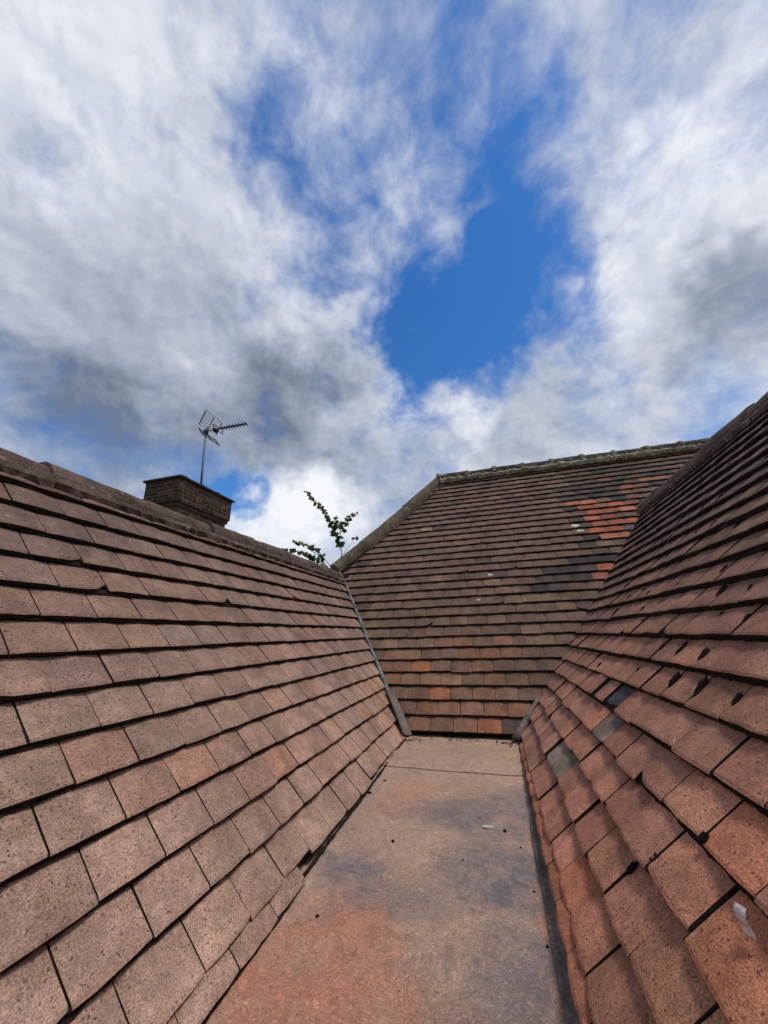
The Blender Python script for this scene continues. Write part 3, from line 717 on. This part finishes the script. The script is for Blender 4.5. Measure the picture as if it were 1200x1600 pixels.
# ------------------------------------------------------------------ right roof
rng = random.Random(31)
specs = []
def col_right(k, y, rng):
    f = min(1, max(0, (k - 1) / 13.0))
    c = tuple(a * (1 - f) + b * f for a, b in zip(lin(166, 116, 94), lin(94, 75, 64)))
    if y > 2.0: 
        g_ = min(1, (y - 2.0) / 1.2); c = tuple(a * (1 - 0.45 * g_) + b * 0.45 * g_ for a, b in zip(c, lin(92, 78, 72)))
    if k <= 2 and y > 1.9: c = lin(160, 118, 100)
    if 1 <= k <= 3 and 1.45 < y < 1.85 and rng.random() < 0.7: c = rng.choice((lin(126, 109, 98), lin(140, 119, 106)))
    if k == 3 and 1.60 < y < 1.76: c = lin(160, 108, 86)
    if k >= 12 and y > 3.0 and rng.random() < 0.12: c = lin(130, 80, 62)
    if k <= 3 and y < 1.4 and rng.random() < 0.35: c = lin(174, 112, 86)
    return jitter_col(c, rng, 0.10, 0.04)
RROWS = []
for k in range(0, 23):
    s = k * G
    if k == 22: s = 21.7 * G
    ph = (0.052 if k % 2 == 0 else 0.122) + rng.uniform(-0.014, 0.014); RROWS.append(s)
    slip = 0
    for i in range(-12, 34):
        y = ph + (i + 0.5) * TW
        if y < Y0 or y > 4.3: continue
        low = k < 5
        if k == 4 and 1.50 < y < 1.64: continue          # a tile is missing here; slate shows
        a = 0.0045 if low else 0.0022
        if rng.random() < (0.18 if low else 0.05): slip = rng.uniform(-0.013, 0.004)
        else: slip = 0
        wob = (0.008 if low else 0.005) * noise.noise(Vector((y * 1.3, k * 0.7, 4)))
        kk = rng.randrange(14) if rng.random() > 0.05 else 14 + rng.randrange(5)
        if k >= 20: kk = K_SHORT + rng.randrange(6)
        specs.append((-y, s + wob + slip + rng.uniform(-a, a), rng.gauss(0, 0.014 if low else 0.008), abs(rng.gauss(0, 0.0035 if low else 0.0018)), rng.gauss(0, 0.018 if low else 0.010), kk, col_right(k, y, rng), True))
# a cut starter course just above the gutter
for i in range(-12, 20):
    y = (i + 0.5) * TW + 0.122
    if Y0 < y < 2.5: specs.append((-y, -0.030 + 0.008 * noise.noise(Vector((y * 2, 0, 0))), rng.gauss(0, 0.004), 0, rng.gauss(0, 0.003), rng.randrange(14), jitter_col(lin(164, 106, 84), rng, 0.1), True))
lay(rootR, PR, specs, CUT_R, 299)
yvr = lambda s: -(VRp.y + PR.at(0, s).z * PB.u.y / PB.u.z)
crust(rootR, PR, [s for s in RROWS if s > 0.25], lambda s: (yvr(s), -Y0), rngc, 'moss', 0.011, 'moss', 0.18, 1.0)
crust(rootR, PR, [s for s in RROWS if 0.02 < s <= 0.25], lambda s: (yvr(s), -Y0), rngc, 'moss', 0.004, 'moss', 0.45, 1.0)
specs = []
for k in range(0, 20):
    for i in range(-11, 29): specs.append(((i + (0.5 if k % 2 else 0)) * TW, k * G, 0, 0, 0, rng.randrange(14), jitter_col(lin(104, 82, 72), rng), False))
lay(rootR, PR2, specs, [])
body('roof_deck', rootR, [(0.125, -0.63), (PR2.o.x - 0.05, -0.63), (1.60, 1.07)], Y0 + 0.02, 4.02)
ridge_line(rootR, Vector((1.60, Y0, 1.055)), Vector((1.60, 4.03, 1.075)), 0.12, 'cap', None, rng, 0.42, gap=0.003, wav=0.005)
v, f = bead([PR.at(-y, 2.155, -0.002) for y in [Y0 + 0.2 * i for i in range(29)]], 0.030, 0.024, rng, PR.n, PR.u)
link('mortar_bedding', pydata('mortar_bedding', [q + UP - rootR.location for q in v], f), rootR, 'cap')
bm = bmesh.new(); lumps(bm, [Vector((1.48, 4.03, 1.06)) + UP - rootR.location, Vector((1.62, 4.06, 1.18)) + UP - rootR.location], 0.03, rng, 18, 0.035)
link('mortar_cap', to_mesh('mortar_cap', bm, True), rootR, 'mortar')
# slate slipped in where a tile is missing
v, f = TEMPL[3]; me = pydata('slate_piece', [(x * 0.86, y, z * 0.4 + 0.001) for x, y, z in v], f); me.materials.append(M['slate'])
o = link('slate_piece', me, rootR); set_world(o, tile_matrix(PR, -1.565, 4 * G + 0.016, 0.04, -0.005))
o['label'] = 'dark grey slate filling a gap between tiles'
# moss cushions lodged in the joints
def cushion(rng, seed):
    bm = bmesh.new(); bmesh.ops.create_icosphere(bm, subdivisions=4, radius=1.0)
    for q in bm.verts:
        q.co *= 1 + 0.20 * noise.noise(q.co * 13 + Vector((seed, seed, 0))) + 0.45 * noise.noise(q.co * 2.2 + Vector((seed, 0, 0))) + 0.22 * noise.noise(q.co * 6 + Vector((0, seed, 0)))
    return to_mesh('moss_clump', bm, False)
CUSH = [cushion(rng, 3.7 * i) for i in range(6)]
for me in CUSH: me.materials.append(M['moss'])
def put_cushion(k, y, ln, wd, hh, up=0.0, ang=0.0):
    o = link('moss_clump', CUSH[rng.randrange(6)], rootR)
    base = Matrix((PR.c, PR.u, PR.n)).transposed().to_4x4()
    s = k * G + G * up
    set_world(o, Matrix.Translation(PR.at(-y, s, -STEP * up - 0.001) + UP) @ base @ Matrix.Rotation(ang, 4, 'Z') @ Matrix.Diagonal((wd * 0.8, ln * 0.8, hh * 0.75, 1)))
def joint_y(k, y):                            # the joint of course k that is nearest to y
    ph = 0.052 if k % 2 == 0 else 0.122
    return ph + round((y - ph) / TW) * TW
for k, y, ln, wd, hh, up in ((5, 1.26, .030, .016, .010, .55), (5, 1.12, .040, .011, .010, .5), (5, 0.97, .020, .008, .006, .5), (5, .86, .032, .020, .012, .5), (6, 1.42, .028, .007, .007, .45), (6, 1.16, .026, .012, .009, .4), (6, .92, .018, .007, .006, .6),
                             (7, 1.20, .020, .006, .006, .5), (7, 1.00, .032, .009, .007, .5), (7, .82, .030, .008, .007, .5), (8, 1.30, .030, .008, .008, .6), (8, 1.12, .034, .008, .007, .5), (8, .90, .030, .008, .007, .5), (9, 1.38, .020, .008, .007, .5), (9, 1.05, .016, .010, .008, .3), (2, 0.87, .020, .012, .008, .2), (1, 1.00, .016, .009, .006, .7), (3, .84, .012, .008, .006, .1)):
    put_cushion(k, joint_y(k, y), ln, wd, hh, up, rng.uniform(-0.15, 0.15))
for _ in range(62):
    k = rng.randrange(5, 19); y = rng.uniform(0.7, 3.3); put_cushion(k, joint_y(k, y) + rng.uniform(-.004, .004), rng.uniform(.008, .026), rng.uniform(.003, .007), rng.uniform(.004, .007), rng.uniform(.2, .8), rng.uniform(-.2, .2))

# ------------------------------------------------------------------ valley gutter between the roofs
gut = thing('valley_gutter', 'flat stained pinkish-grey gutter floor running between the tiled slopes', 'gutter', (-0.27, 1.2, H - 0.63))
def fz(y): return -0.658 + 0.026 * (y - 0.8)
def sheet(y0, y1, lift, x0=-0.70, x1=0.17):
    nx, ny = 26, max(8, int((y1 - y0) / 0.04)); verts = []; faces = []
    for j in range(ny + 1):
        for i in range(nx + 1):
            x = x0 + (x1 - x0) * i / nx; y = y0 + (y1 - y0) * j / ny
            z = fz(y) + lift + 0.006 * noise.noise(Vector((x * 3.1, y * 2.3, 0))) + 0.0034 * noise.noise(Vector((x * 11, y * 9, 2)))
            ex = max(0, -0.52 - x); z += ex * 0.03
            verts.append(Vector((x, y, z)))
    for j in range(ny):
        for i in range(nx): a = j * (nx + 1) + i; faces.append((a, a + 1, a + nx + 2, a + nx + 1))
    o = len(verts)                            # thickness at the near lip
    for i in range(nx + 1): verts.append(verts[i] - Vector((0, 0, 0.005)))
    for i in range(nx): faces.append((i + 1, i, o + i, o + i + 1))
    return pydata('floor_sheet', verts, faces, False)
for (a, b, l) in ((Y0, 2.07, 0.0), (2.045, 2.66, 0.0055)):
    me = sheet(a, b, l); o = link('floor_sheet', me, gut, 'floor'); o.matrix_local = Matrix.Translation(UP - gut.location)
# lead strip dressed along the foot of the right-hand slope
def strip(pts_fn, ys, mat, name, parent):
    verts = []; faces = []
    for y in ys:
        row = pts_fn(y); verts += [q + UP - parent.location for q in row]
    n = len(row)
    for j in range(len(ys) - 1):
        for i in range(n - 1): a = j * n + i; faces.append((a, a + 1, a + n + 1, a + n))
    return link(name, pydata(name, verts, faces), parent, mat)
ys = [Y0 + 0.04 * i for i in range(int((2.5 - Y0) / 0.04))]
def lead_r(y):
    w = 0.006 * noise.noise(Vector((y * 3, 0, 7))); z = fz(y); x = 0.055 + (0.012 if y > 1.6 else 0) + w * 0.4
    return [Vector((x - 0.016 + w, y, z + 0.0035)), Vector((x - 0.014 + w, y, z + 0.0085)), Vector((x, y, z + 0.010)), Vector((x + 0.022, y, z + 0.022)), Vector((x + 0.055, y, z + 0.058))]
strip(lead_r, ys, 'darklead', 'lead_flashing', gut)
v, f = bead([Vector((-0.588, 0.5 + 0.1 * i, fz(0.5 + 0.1 * i) + 0.004)) if 0.5 + 0.1 * i < 1.2 else Vector((-0.602, 0.5 + 0.1 * i, fz(0.5 + 0.1 * i) + 0.006)) for i in range(21)], 0.006, 0.005, random.Random(3), Vector((0, 0, 1)), Vector((1, 0, 0)))
link('dirt_line', pydata('dirt_line', [q + UP - gut.location for q in v], f), gut, 'crust')

# lead roll in the left valley and its apron
val = thing('valley_flashing', 'grey lead roll running down the valley beside the chimney-side slope', 'flashing', tuple(VLp + UP - Vector((0, 0, 0.5))))
def vpt(z, lift=0.0): return VLp + valL * ((z - VLp.z) / valL.z) + (PL.n + PB.n).normalized() * lift
bm = bmesh.new()
zs = [-0.40 + 0.06 * i for i in range(16)]
tube(bm, [vpt(z, 0.004 + 0.003 * math.sin(z * 19)) + UP - val.location for z in zs], [0.0135 + 0.0015 * math.sin(z * 13) for z in zs], 10)
link('lead_roll', to_mesh('lead_roll', bm, True), val, 'lead')
def apron(z):
    p = vpt(z, 0.006); return [p + PL.u * 0.052 * 0.5 + Vector((0, -0.055, 0)) + PL.n * 0.012, p + Vector((0.0, -0.01, 0.006)), p + Vector((0.035, 0.012, 0.006))]
strip(apron, [-0.60 + 0.02 * i for i in range(12)], 'darklead', 'apron', val)
val2 = thing('valley_flashing', 'short worn lead roll at the foot of the valley beside the mossy slope', 'flashing', tuple(Vector((0.07, 2.53, -0.62)) + UP))
def vptr(z, lift=0.0): return VRp + valR * ((z - VRp.z) / valR.z) + (PR.n + PB.n).normalized() * lift
bm = bmesh.new(); zs = [-0.600 + 0.024 * i for i in range(9)]
tube(bm, [vptr(z, 0.008) + UP - val2.location for z in zs], [0.026 - 0.0018 * i for i in range(9)], 10)
link('lead_roll', to_mesh('lead_roll', bm, True), val2, 'darklead')

# ------------------------------------------------------------------ chimney
rng = random.Random(41)
CX0, CX1, CY0, CY1, CTOP = -5.505, -4.775, 4.475, 5.785, 2.615
chim = thing('chimney', 'dark brick chimney stack with oversailing courses rising behind the ridge', 'chimney', (-5.14, 5.13, H + 0.9))
BC = [lin(72, 48, 37), lin(58, 41, 34), lin(44, 36, 32), lin(84, 53, 40), lin(64, 46, 36), lin(40, 34, 31), lin(88, 60, 44)]
bmeshes = {}
def brick_mesh(l, d, h):
    key = (round(l, 3), round(d, 3), round(h, 3))
    if key not in bmeshes:
        bm = bmesh.new(); box(bm, -l / 2, l / 2, -d / 2, d / 2, -h / 2, h / 2)
        bmesh.ops.bevel(bm, geom=[e for e in bm.edges], offset=0.003, segments=1, affect='EDGES')
        me = to_mesh('brick', bm); me.materials.append(M['brick']); bmeshes[key] = me
    return bmeshes[key]
CH = 0.0665
def inset(c): return 0.0 if c < 6 else (0.026 if c == 6 else 0.055)
def course(c):
    z = CTOP - (c + 0.5) * CH; i = inset(c); x0, x1, y0, y1 = CX0 + i, CX1 - i, CY0 + i, CY1 - i
    D = 0.095; J = 0.013; hb = CH - J
    def run(a, b, along_x, fixed):
        ln = b - a; unit = 0.2 + 0.095 + 2 * J; k = 0; p = a; odd = c % 2
        items = []
        while p < b - 0.02:
            L = (0.2 if (k + odd) % 2 == 0 else 0.095); 
            if p + L > b - 0.05: L = b - p
            items.append((p, L)); p += L + J; k += 1
        for (p, L) in items:
            me = brick_mesh(L, D, hb); o = link('brick', me, chim)
            cx = p + L / 2
            m = Matrix.Translation(Vector((cx, fixed, z)) + UP) if along_x else Matrix.Translation(Vector((fixed, cx, z)) + UP) @ Matrix.Rotation(math.pi / 2, 4, 'Z')
            set_world(o, m @ Matrix.Rotation(rng.gauss(0, 0.008), 4, 'Z') @ Matrix.Translation((0, rng.uniform(-0.002, 0.002), rng.uniform(-0.001, 0.001))))
            col = rng.choice(BC); 
            if c >= 4 and c <= 6: col = tuple(q * 0.72 for q in col)
            o.color = c4(jitter_col(col, rng, 0.15))
    run(x0, x1, True, y0 + D / 2); run(x0, x1, True, y1 - D / 2)
    run(y0 + D + J, y1 - D - J, False, x1 - D / 2); run(y0 + D + J, y1 - D - J, False, x0 + D / 2)
for c in range(0, 10): course(c)
bm = bmesh.new()
for c in range(0, 10):
    i = inset(c) + 0.003; z1 = CTOP - c * CH; o_ = -chim.location + UP
    box(bm, CX0 + i + o_.x, CX1 - i + o_.x, CY0 + i + o_.y, CY1 - i + o_.y, z1 - CH + 0.0 + o_.z, z1 + o_.z - 0.0004)
link('mortar_core', to_mesh('mortar_core', bm), chim, 'joint')
bm = bmesh.new(); i = 0.06; box(bm, CX0 + i + o_.x, CX1 - i + o_.x, CY0 + i + o_.y, CY1 - i + o_.y, 0.0 - 0.4, CTOP - 10 * CH + o_.z)
link('stack_base', to_mesh('stack_base', bm), chim, 'pot')
bm = bmesh.new(); box(bm, CX0 - 0.04 + o_.x, CX1 + 0.04 + o_.x, CY0 - 0.04 + o_.y, CY1 + 0.04 + o_.y, CTOP + o_.z + 0.001, CTOP + 0.038 + o_.z)
bmesh.ops.bevel(bm, geom=bm.edges[:], offset=0.006, segments=1, affect='EDGES')
link('cap_slab', to_mesh('cap_slab', bm), chim, 'concrete')
for yy in (4.62, 5.02, 5.42):
    bm = bmesh.new(); prof = [(0.0, 0.115), (0.02, 0.115), (0.032, 0.105), (0.045, 0.105), (0.05, 0.085)]
    rings = [[bm.verts.new((math.cos(a * math.pi / 10) * r, math.sin(a * math.pi / 10) * r, z)) for a in range(20)] for z, r in prof]
    for a, b in zip(rings, rings[1:]):
        for k in range(20): bm.faces.new((a[k], a[(k + 1) % 20], b[(k + 1) % 20], b[k]))
    bm.faces.new(rings[-1])
    o = link('flue_cap', to_mesh('flue_cap', bm), chim, 'pot'); set_world(o, Matrix.Translation(Vector((-4.90, yy, CTOP + 0.036)) + UP))

# ------------------------------------------------------------------ television aerial
ant = thing('television_aerial', 'thin television aerial with grid reflector on a mast above the chimney', 'aerial', (-4.93, 5.1, H + CTOP + 0.03))
def rel(*p): return Vector(p) + UP - ant.location
bm = bmesh.new(); tube(bm, [rel(-4.93, 5.1, CTOP + 0.03), rel(-4.975, 5.1, 3.3), rel(-5.0, 5.1, 3.93)], 0.020, 10)
link('mast', to_mesh('mast', bm, True), ant, 'mast')
bm = bmesh.new(); tube(bm, [rel(-5.05, 5.1, 3.905), rel(-4.08, 5.1, 3.885)], 0.011, 6)
boom = link('boom', to_mesh('boom', bm), ant, 'aerial')
bm = bmesh.new(); box(bm, *[a for a in (-0.045, 0.045, -0.03, 0.03, -0.05, 0.04)]); bmesh.ops.bevel(bm, geom=bm.edges[:], offset=0.008, segments=1, affect='EDGES')
o = link('clamp', to_mesh('clamp', bm), ant, 'aerial'); o.location = rel(-5.0, 5.1, 3.895)
bm = bmesh.new(); box(bm, -0.035, 0.035, -0.05, 0.05, -0.045, 0.03); bmesh.ops.bevel(bm, geom=bm.edges[:], offset=0.01, segments=1, affect='EDGES')
o = link('dipole_box', to_mesh('dipole_box', bm), ant, 'aerial'); o.location = rel(-4.78, 5.1, 3.885)
bm = bmesh.new()
for sgn in (-1, 1): tube(bm, [(-0.0, -0.13, sgn * 0.035), (0, 0.13, sgn * 0.035)], 0.008, 6)
tube(bm, [(0, -0.13, -0.035), (0, -0.13, 0.035)], 0.008, 6); tube(bm, [(0, 0.13, -0.035), (0, 0.13, 0.035)], 0.008, 6)
o = link('dipole', to_mesh('dipole', bm), ant, 'aerial'); o.location = rel(-4.72, 5.1, 3.895)
bm = bmesh.new()
for sg in (-1, 1):
    tube(bm, [(0, -0.055, -0.022 * sg), (0, 0.055, 0.022 * sg)], 0.0075, 6)
box(bm, -0.012, 0.012, -0.014, 0.014, -0.018, 0.018)
dme = to_mesh('director', bm); dme.materials.append(M['aerial'])
for i in range(9):
    o = link('director', dme, ant); o.location = rel(-4.62 + 0.066 * i, 5.1, 3.8965 - 0.0015 * i)
for sgn, x0, z0, x1, z1 in ((1, -4.99, 3.945, -4.88, 4.225), (-1, -4.99, 3.86, -4.87, 3.685)):
    bm = bmesh.new(); n = 7 if sgn > 0 else 5
    for yy, rr in ((4.90, 0.011), (5.13, 0.009), (5.36, 0.009)): tube(bm, [rel(x0, yy, z0), rel(x1, yy, z1)], rr, 6)
    ref = link('reflector', to_mesh('reflector', bm), ant, 'aerial')
    for i in range(n):
        bm = bmesh.new(); f = i / (n - 1); tube(bm, [rel(x0 + (x1 - x0) * f, 4.90, z0 + (z1 - z0) * f), rel(x0 + (x1 - x0) * f, 5.36, z0 + (z1 - z0) * f)], 0.0055, 5)
        link('rod', to_mesh('rod', bm), ref, 'aerial')
bm = bmesh.new(); tube(bm, [rel(-4.99, 5.1, 3.80), rel(-4.99, 5.1, 3.99)], 0.012, 6); link('reflector_bracket', to_mesh('reflector_bracket', bm), ant, 'aerial')

# ------------------------------------------------------------------ sapling growing in the hidden valley behind the ridge
rng = random.Random(53)
root_p = Vector((-1.84, 3.98, 0.18))
sap = thing('sapling', 'thin leafy sapling sprouting behind the foot of the hip', 'plant', tuple(root_p + UP))
def sp(*p): return Vector(p) - root_p
branches = [
    ([sp(-1.84, 3.98, 0.18), sp(-1.74, 4.0, 0.60), sp(-1.66, 4.02, 0.95), sp(-1.72, 4.03, 1.15), sp(-1.82, 4.04, 1.36), sp(-2.0, 4.05, 1.62), sp(-2.20, 4.05, 1.84)], 0.008, 0.12),
    ([sp(-1.71, 4.03, 1.12), sp(-1.65, 4.0, 1.25), sp(-1.56, 3.98, 1.36), sp(-1.45, 3.96, 1.42)], 0.004, 0.25),
    ([sp(-1.74, 4.0, 0.62), sp(-1.80, 4.0, 0.80), sp(-1.98, 4.0, 1.02), sp(-2.18, 4.0, 1.11), sp(-2.30, 4.0, 1.15)], 0.005, 0.35),
    ([sp(-1.80, 4.0, 0.40), sp(-1.92, 4.0, 0.70), sp(-2.05, 4.0, 0.94), sp(-2.20, 4.0, 1.01), sp(-2.44, 4.0, 1.07)], 0.005, 0.45),
    ([sp(-1.68, 4.01, 0.85), sp(-1.60, 4.0, 0.98), sp(-1.50, 3.98, 1.08), sp(-1.46, 3.97, 1.12)], 0.003, 0.82),
    ([sp(-1.84, 3.98, 0.35), sp(-1.85, 3.96, 0.60), sp(-1.86, 3.95, 0.84)], 0.004, 0.5),
    ([sp(-1.80, 4.0, 0.45), sp(-1.88, 4.02, 0.75), sp(-1.98, 4.03, 0.90), sp(-2.10, 4.04, 0.94)], 0.004, 0.5),
    ([sp(-1.72, 4.03, 1.15), sp(-1.72, 4.03, 1.30), sp(-1.74, 4.03, 1.42)], 0.003, 0.4),
]
lv = []; lf = []; lc = []
def leaf(p, dirv, size):
    d = dirv.normalized(); s = d.cross(Vector((rng.uniform(-1, 1), rng.uniform(-1, 1), rng.uniform(-.4, 1)))).normalized(); u = s.cross(d)
    w = size * rng.uniform(0.34, 0.46); o = len(lv)
    pts = [(0, 0, 0), (0.30, w / size * 0.85, 0.06), (0.62, w / size * 0.72, 0.04), (1.0, 0, -0.10), (0.62, -w / size * 0.72, 0.04), (0.30, -w / size * 0.85, 0.06), (0.45, 0, -0.03)]
    for a, b, c in pts: lv.append(p + d * a * size + s * b * size + u * c * size)
    lf.extend([(o, o + 6, o + 1), (o + 1, o + 6, o + 2), (o + 2, o + 6, o + 3), (o + 3, o + 6, o + 4), (o + 4, o + 6, o + 5), (o + 5, o + 6, o)])
    c = rng.choice((lin(84, 106, 48), lin(66, 88, 42), lin(112, 126, 56), lin(54, 72, 38), lin(134, 136, 66))); lc.extend([c4(c)] * 7)
for pts, r0, start in branches:
    bm = bmesh.new(); tube(bm, pts, [r0 * (1 - 0.75 * i / (len(pts) - 1)) for i in range(len(pts))], 6)
    link('stem', to_mesh('stem', bm, True), sap, 'bark')
    tot = sum((b - a).length for a, b in zip(pts, pts[1:])); n = int(tot * (1 - start) / 0.0075)
    if start > 0.8: n = 7
    if pts is branches[0][0]: start = 0.42; n = 150
    for i in range(n):
        f = start + (1 - start) * (i + rng.random() * 0.8) / max(1, n); f = min(0.999, f); g_ = f * (len(pts) - 1); k = int(g_)
        p = pts[k].lerp(pts[k + 1], g_ - k); ax = (pts[k + 1] - pts[k]).normalized()
        dv = Vector((rng.uniform(-1, 1), rng.uniform(-1, 1), rng.uniform(-0.9, 0.35))) + ax * 0.3
        leaf(p, dv, rng.uniform(0.048, 0.084) * (1.25 - 0.55 * f))
me = pydata('foliage', lv, lf); a = me.color_attributes.new('tint', 'FLOAT_COLOR', 'POINT'); a.data.foreach_set('color', [x for c in lc for x in c]); me.materials.append(M['leaf'])
link('foliage', me, sap, None, 'stuff')

# ------------------------------------------------------------------ bent metal strip hooked under a tile of the right-hand slope
bm = bmesh.new(); prof = [(-0.012, -0.012), (-0.004, -0.006), (0.001, 0.004), (0.004, 0.012), (0.011, 0.019), (0.020, 0.022), (0.030, 0.022)]
top = []
for y, z in prof: top.append([bm.verts.new((x, y, z + zz)) for x, zz in ((-0.013, 0.0), (0.0, 0.0015), (0.013, 0.0))] + [bm.verts.new((x, y + 0.0004, z - 0.0014)) for x in (-0.013, 0.0, 0.013)])
for a, b in zip(top, top[1:]):
    for i, j in ((0, 1), (1, 2), (2, 5), (5, 4), (4, 3), (3, 0)): bm.faces.new((a[i], a[j], b[j], b[i]))
bm.faces.new([top[-1][i] for i in (0, 1, 2, 5, 4, 3)]); bm.faces.new([top[0][i] for i in (3, 4, 5, 2, 1, 0)])
clip = link('metal_strip', to_mesh('metal_strip', bm), None, 'strip')
tag(clip, 'small bent shiny metal strip hooked over a reddish tile', 'metal strip')
clip.matrix_world = Matrix.Translation(PR.at(-0.694, 2.70 * G, 0.0) + UP) @ Matrix((PR.c, PR.u, PR.n)).transposed().to_4x4() @ Matrix.Rotation(0.25, 4, 'Z') @ Matrix.Diagonal((0.74, 0.52, 0.5, 1))

# ------------------------------------------------------------------ small things on the gutter floor
def crumb(name, seed, size, mat):
    bm = bmesh.new(); bmesh.ops.create_icosphere(bm, subdivisions=2, radius=1.0)
    for q in bm.verts: q.co *= 1 + 0.4 * noise.noise(q.co * 1.8 + Vector((seed, 0, 0)))
    for q in bm.verts: q.co = Vector((q.co.x * size * 1.3, q.co.y * size, q.co.z * size * 0.7))
    me = to_mesh(name, bm); me.materials.append(M[mat]); return me
CR_ = [crumb('moss_crumb', 2.3 * i, 1.0, 'moss') for i in range(4)]
for x, y, r in ((-0.40, 1.42, .0075), (-0.045, 1.555, .008), (-0.50, 1.07, .006), (0.02, 1.27, .005), (-0.56, 1.88, .009), (0.0, 1.47, .004), (0.045, 0.93, .006), (0.03, 1.10, .0045), (-0.13, 1.63, .004), (-0.33, 1.98, .004), (-0.62 + .03, 1.75, .010), (-0.17, 1.37, .003)):
    o = link('moss_crumb', CR_[int(rng.random() * 4)], None); o.location = Vector((x, y, fz(y) + r * 0.2)) + UP; o.scale = (r * 0.75, r * 0.75, r * 0.75); o.rotation_euler = (0, 0, rng.random() * 6)
    tag(o, 'small dark crumb of moss lying on the gutter floor', 'moss', 'moss crumbs on the gutter floor')
o = link('plaster_flake', crumb('plaster_flake', 9.1, 1.0, 'white'), None); o.location = Vector((-0.10, 1.565, fz(1.565) + 0.004)) + UP; o.scale = (0.016, 0.008, 0.006); tag(o, 'small whitish flake lying on the gutter floor', 'flake')
for (bx, bs, r, lab) in ((0.88, 19.4, .030, 'larger white bird dropping beside the orange replacement tiles'), (0.90, 18.5, .026, 'white bird dropping just below another, left of the orange tiles'), (0.02, 13.4, .018, 'small white bird dropping alone amid plain brown tiles of the hipped slope'), (-0.1, 10.5, .012, 'tiny white dropping speck low on the hipped slope')):
    o = link('bird_dropping', crumb('bird_dropping', bs, 1.0, 'white'), None); o.matrix_world = Matrix.Translation(PB.at(bx, bs * G, -STEP * (bs % 1) + 0.001) + UP) @ Matrix((PB.c, PB.u, PB.n)).transposed().to_4x4() @ Matrix.Diagonal((r, r * 0.8, 0.003, 1))
    tag(o, lab, 'dropping', 'bird droppings on the hipped slope')
# leaf litter caught at the head of the gutter
lv2 = []; lf2 = []
for i in range(150):
    if i < 75: x = rng.gauss(0.03, 0.05); y = 2.50 - abs(rng.gauss(0, 0.03))
    elif i < 120: x = rng.gauss(-0.56, 0.04); y = 2.47 + rng.gauss(0, 0.03)
    else: x = rng.uniform(-0.5, 0.05); y = 2.515 - abs(rng.gauss(0, 0.012))
    x = min(0.07, max(-0.63, x)); r = rng.uniform(0.004, 0.011); a = rng.random() * 6; z = fz(y) + 0.0085 + rng.random() * 0.006; o_ = len(lv2)
    for k in range(4): lv2.append(Vector((x + math.cos(a + k * 1.57) * r * (1 if k % 2 else 0.45), y + math.sin(a + k * 1.57) * r * (1 if k % 2 else 0.45), z + rng.uniform(-.003, .004))) + UP)
    lf2.append((o_, o_ + 1, o_ + 2, o_ + 3))
o = link('leaf_litter', pydata('leaf_litter', lv2, lf2), None, 'crust', 'stuff'); o['label'] = 'dark leaf litter gathered at the head of the gutter'; o['category'] = 'litter'

# ------------------------------------------------------------------ what carries the roofs
hs = thing('house_walls', 'rendered house walls carrying the three tiled roofs', 'house', (0.6, 3.0, 0))
bm = bmesh.new(); box(bm, -2.85, 3.6, -4.2 + 1.2 - 0.0, 0.45, 0.02, H - 0.70); 
for q in bm.verts: q.co.y += 0.0
link('wall', to_mesh('wall', bm), hs, 'render')
bm = bmesh.new(); box(bm, -2.85, 3.6, 0.46, 3.6, 0.02, H - 0.70); link('wall', to_mesh('wall', bm), hs, 'render')
nb = thing('neighbouring_house', 'neighbouring house under the brick chimney, hidden behind the ridge', 'house', (-5.14, 6.0, 0))
bm = bmesh.new(); box(bm, -2.2, 2.2, -3.0, 3.0, 0.02, 4.6); link('wall', to_mesh('wall', bm), nb, 'render')
sect = [(-2.5, 4.45), (2.5, 4.45), (0, 7.3)]
verts = [Vector((x, y, z)) for y in (-3.2, 3.2) for x, z in sect]
link('roof', pydata('roof', verts, [(2, 1, 0), (3, 4, 5), (0, 1, 4, 3), (1, 2, 5, 4), (2, 0, 3, 5)]), nb, 'hipcap')
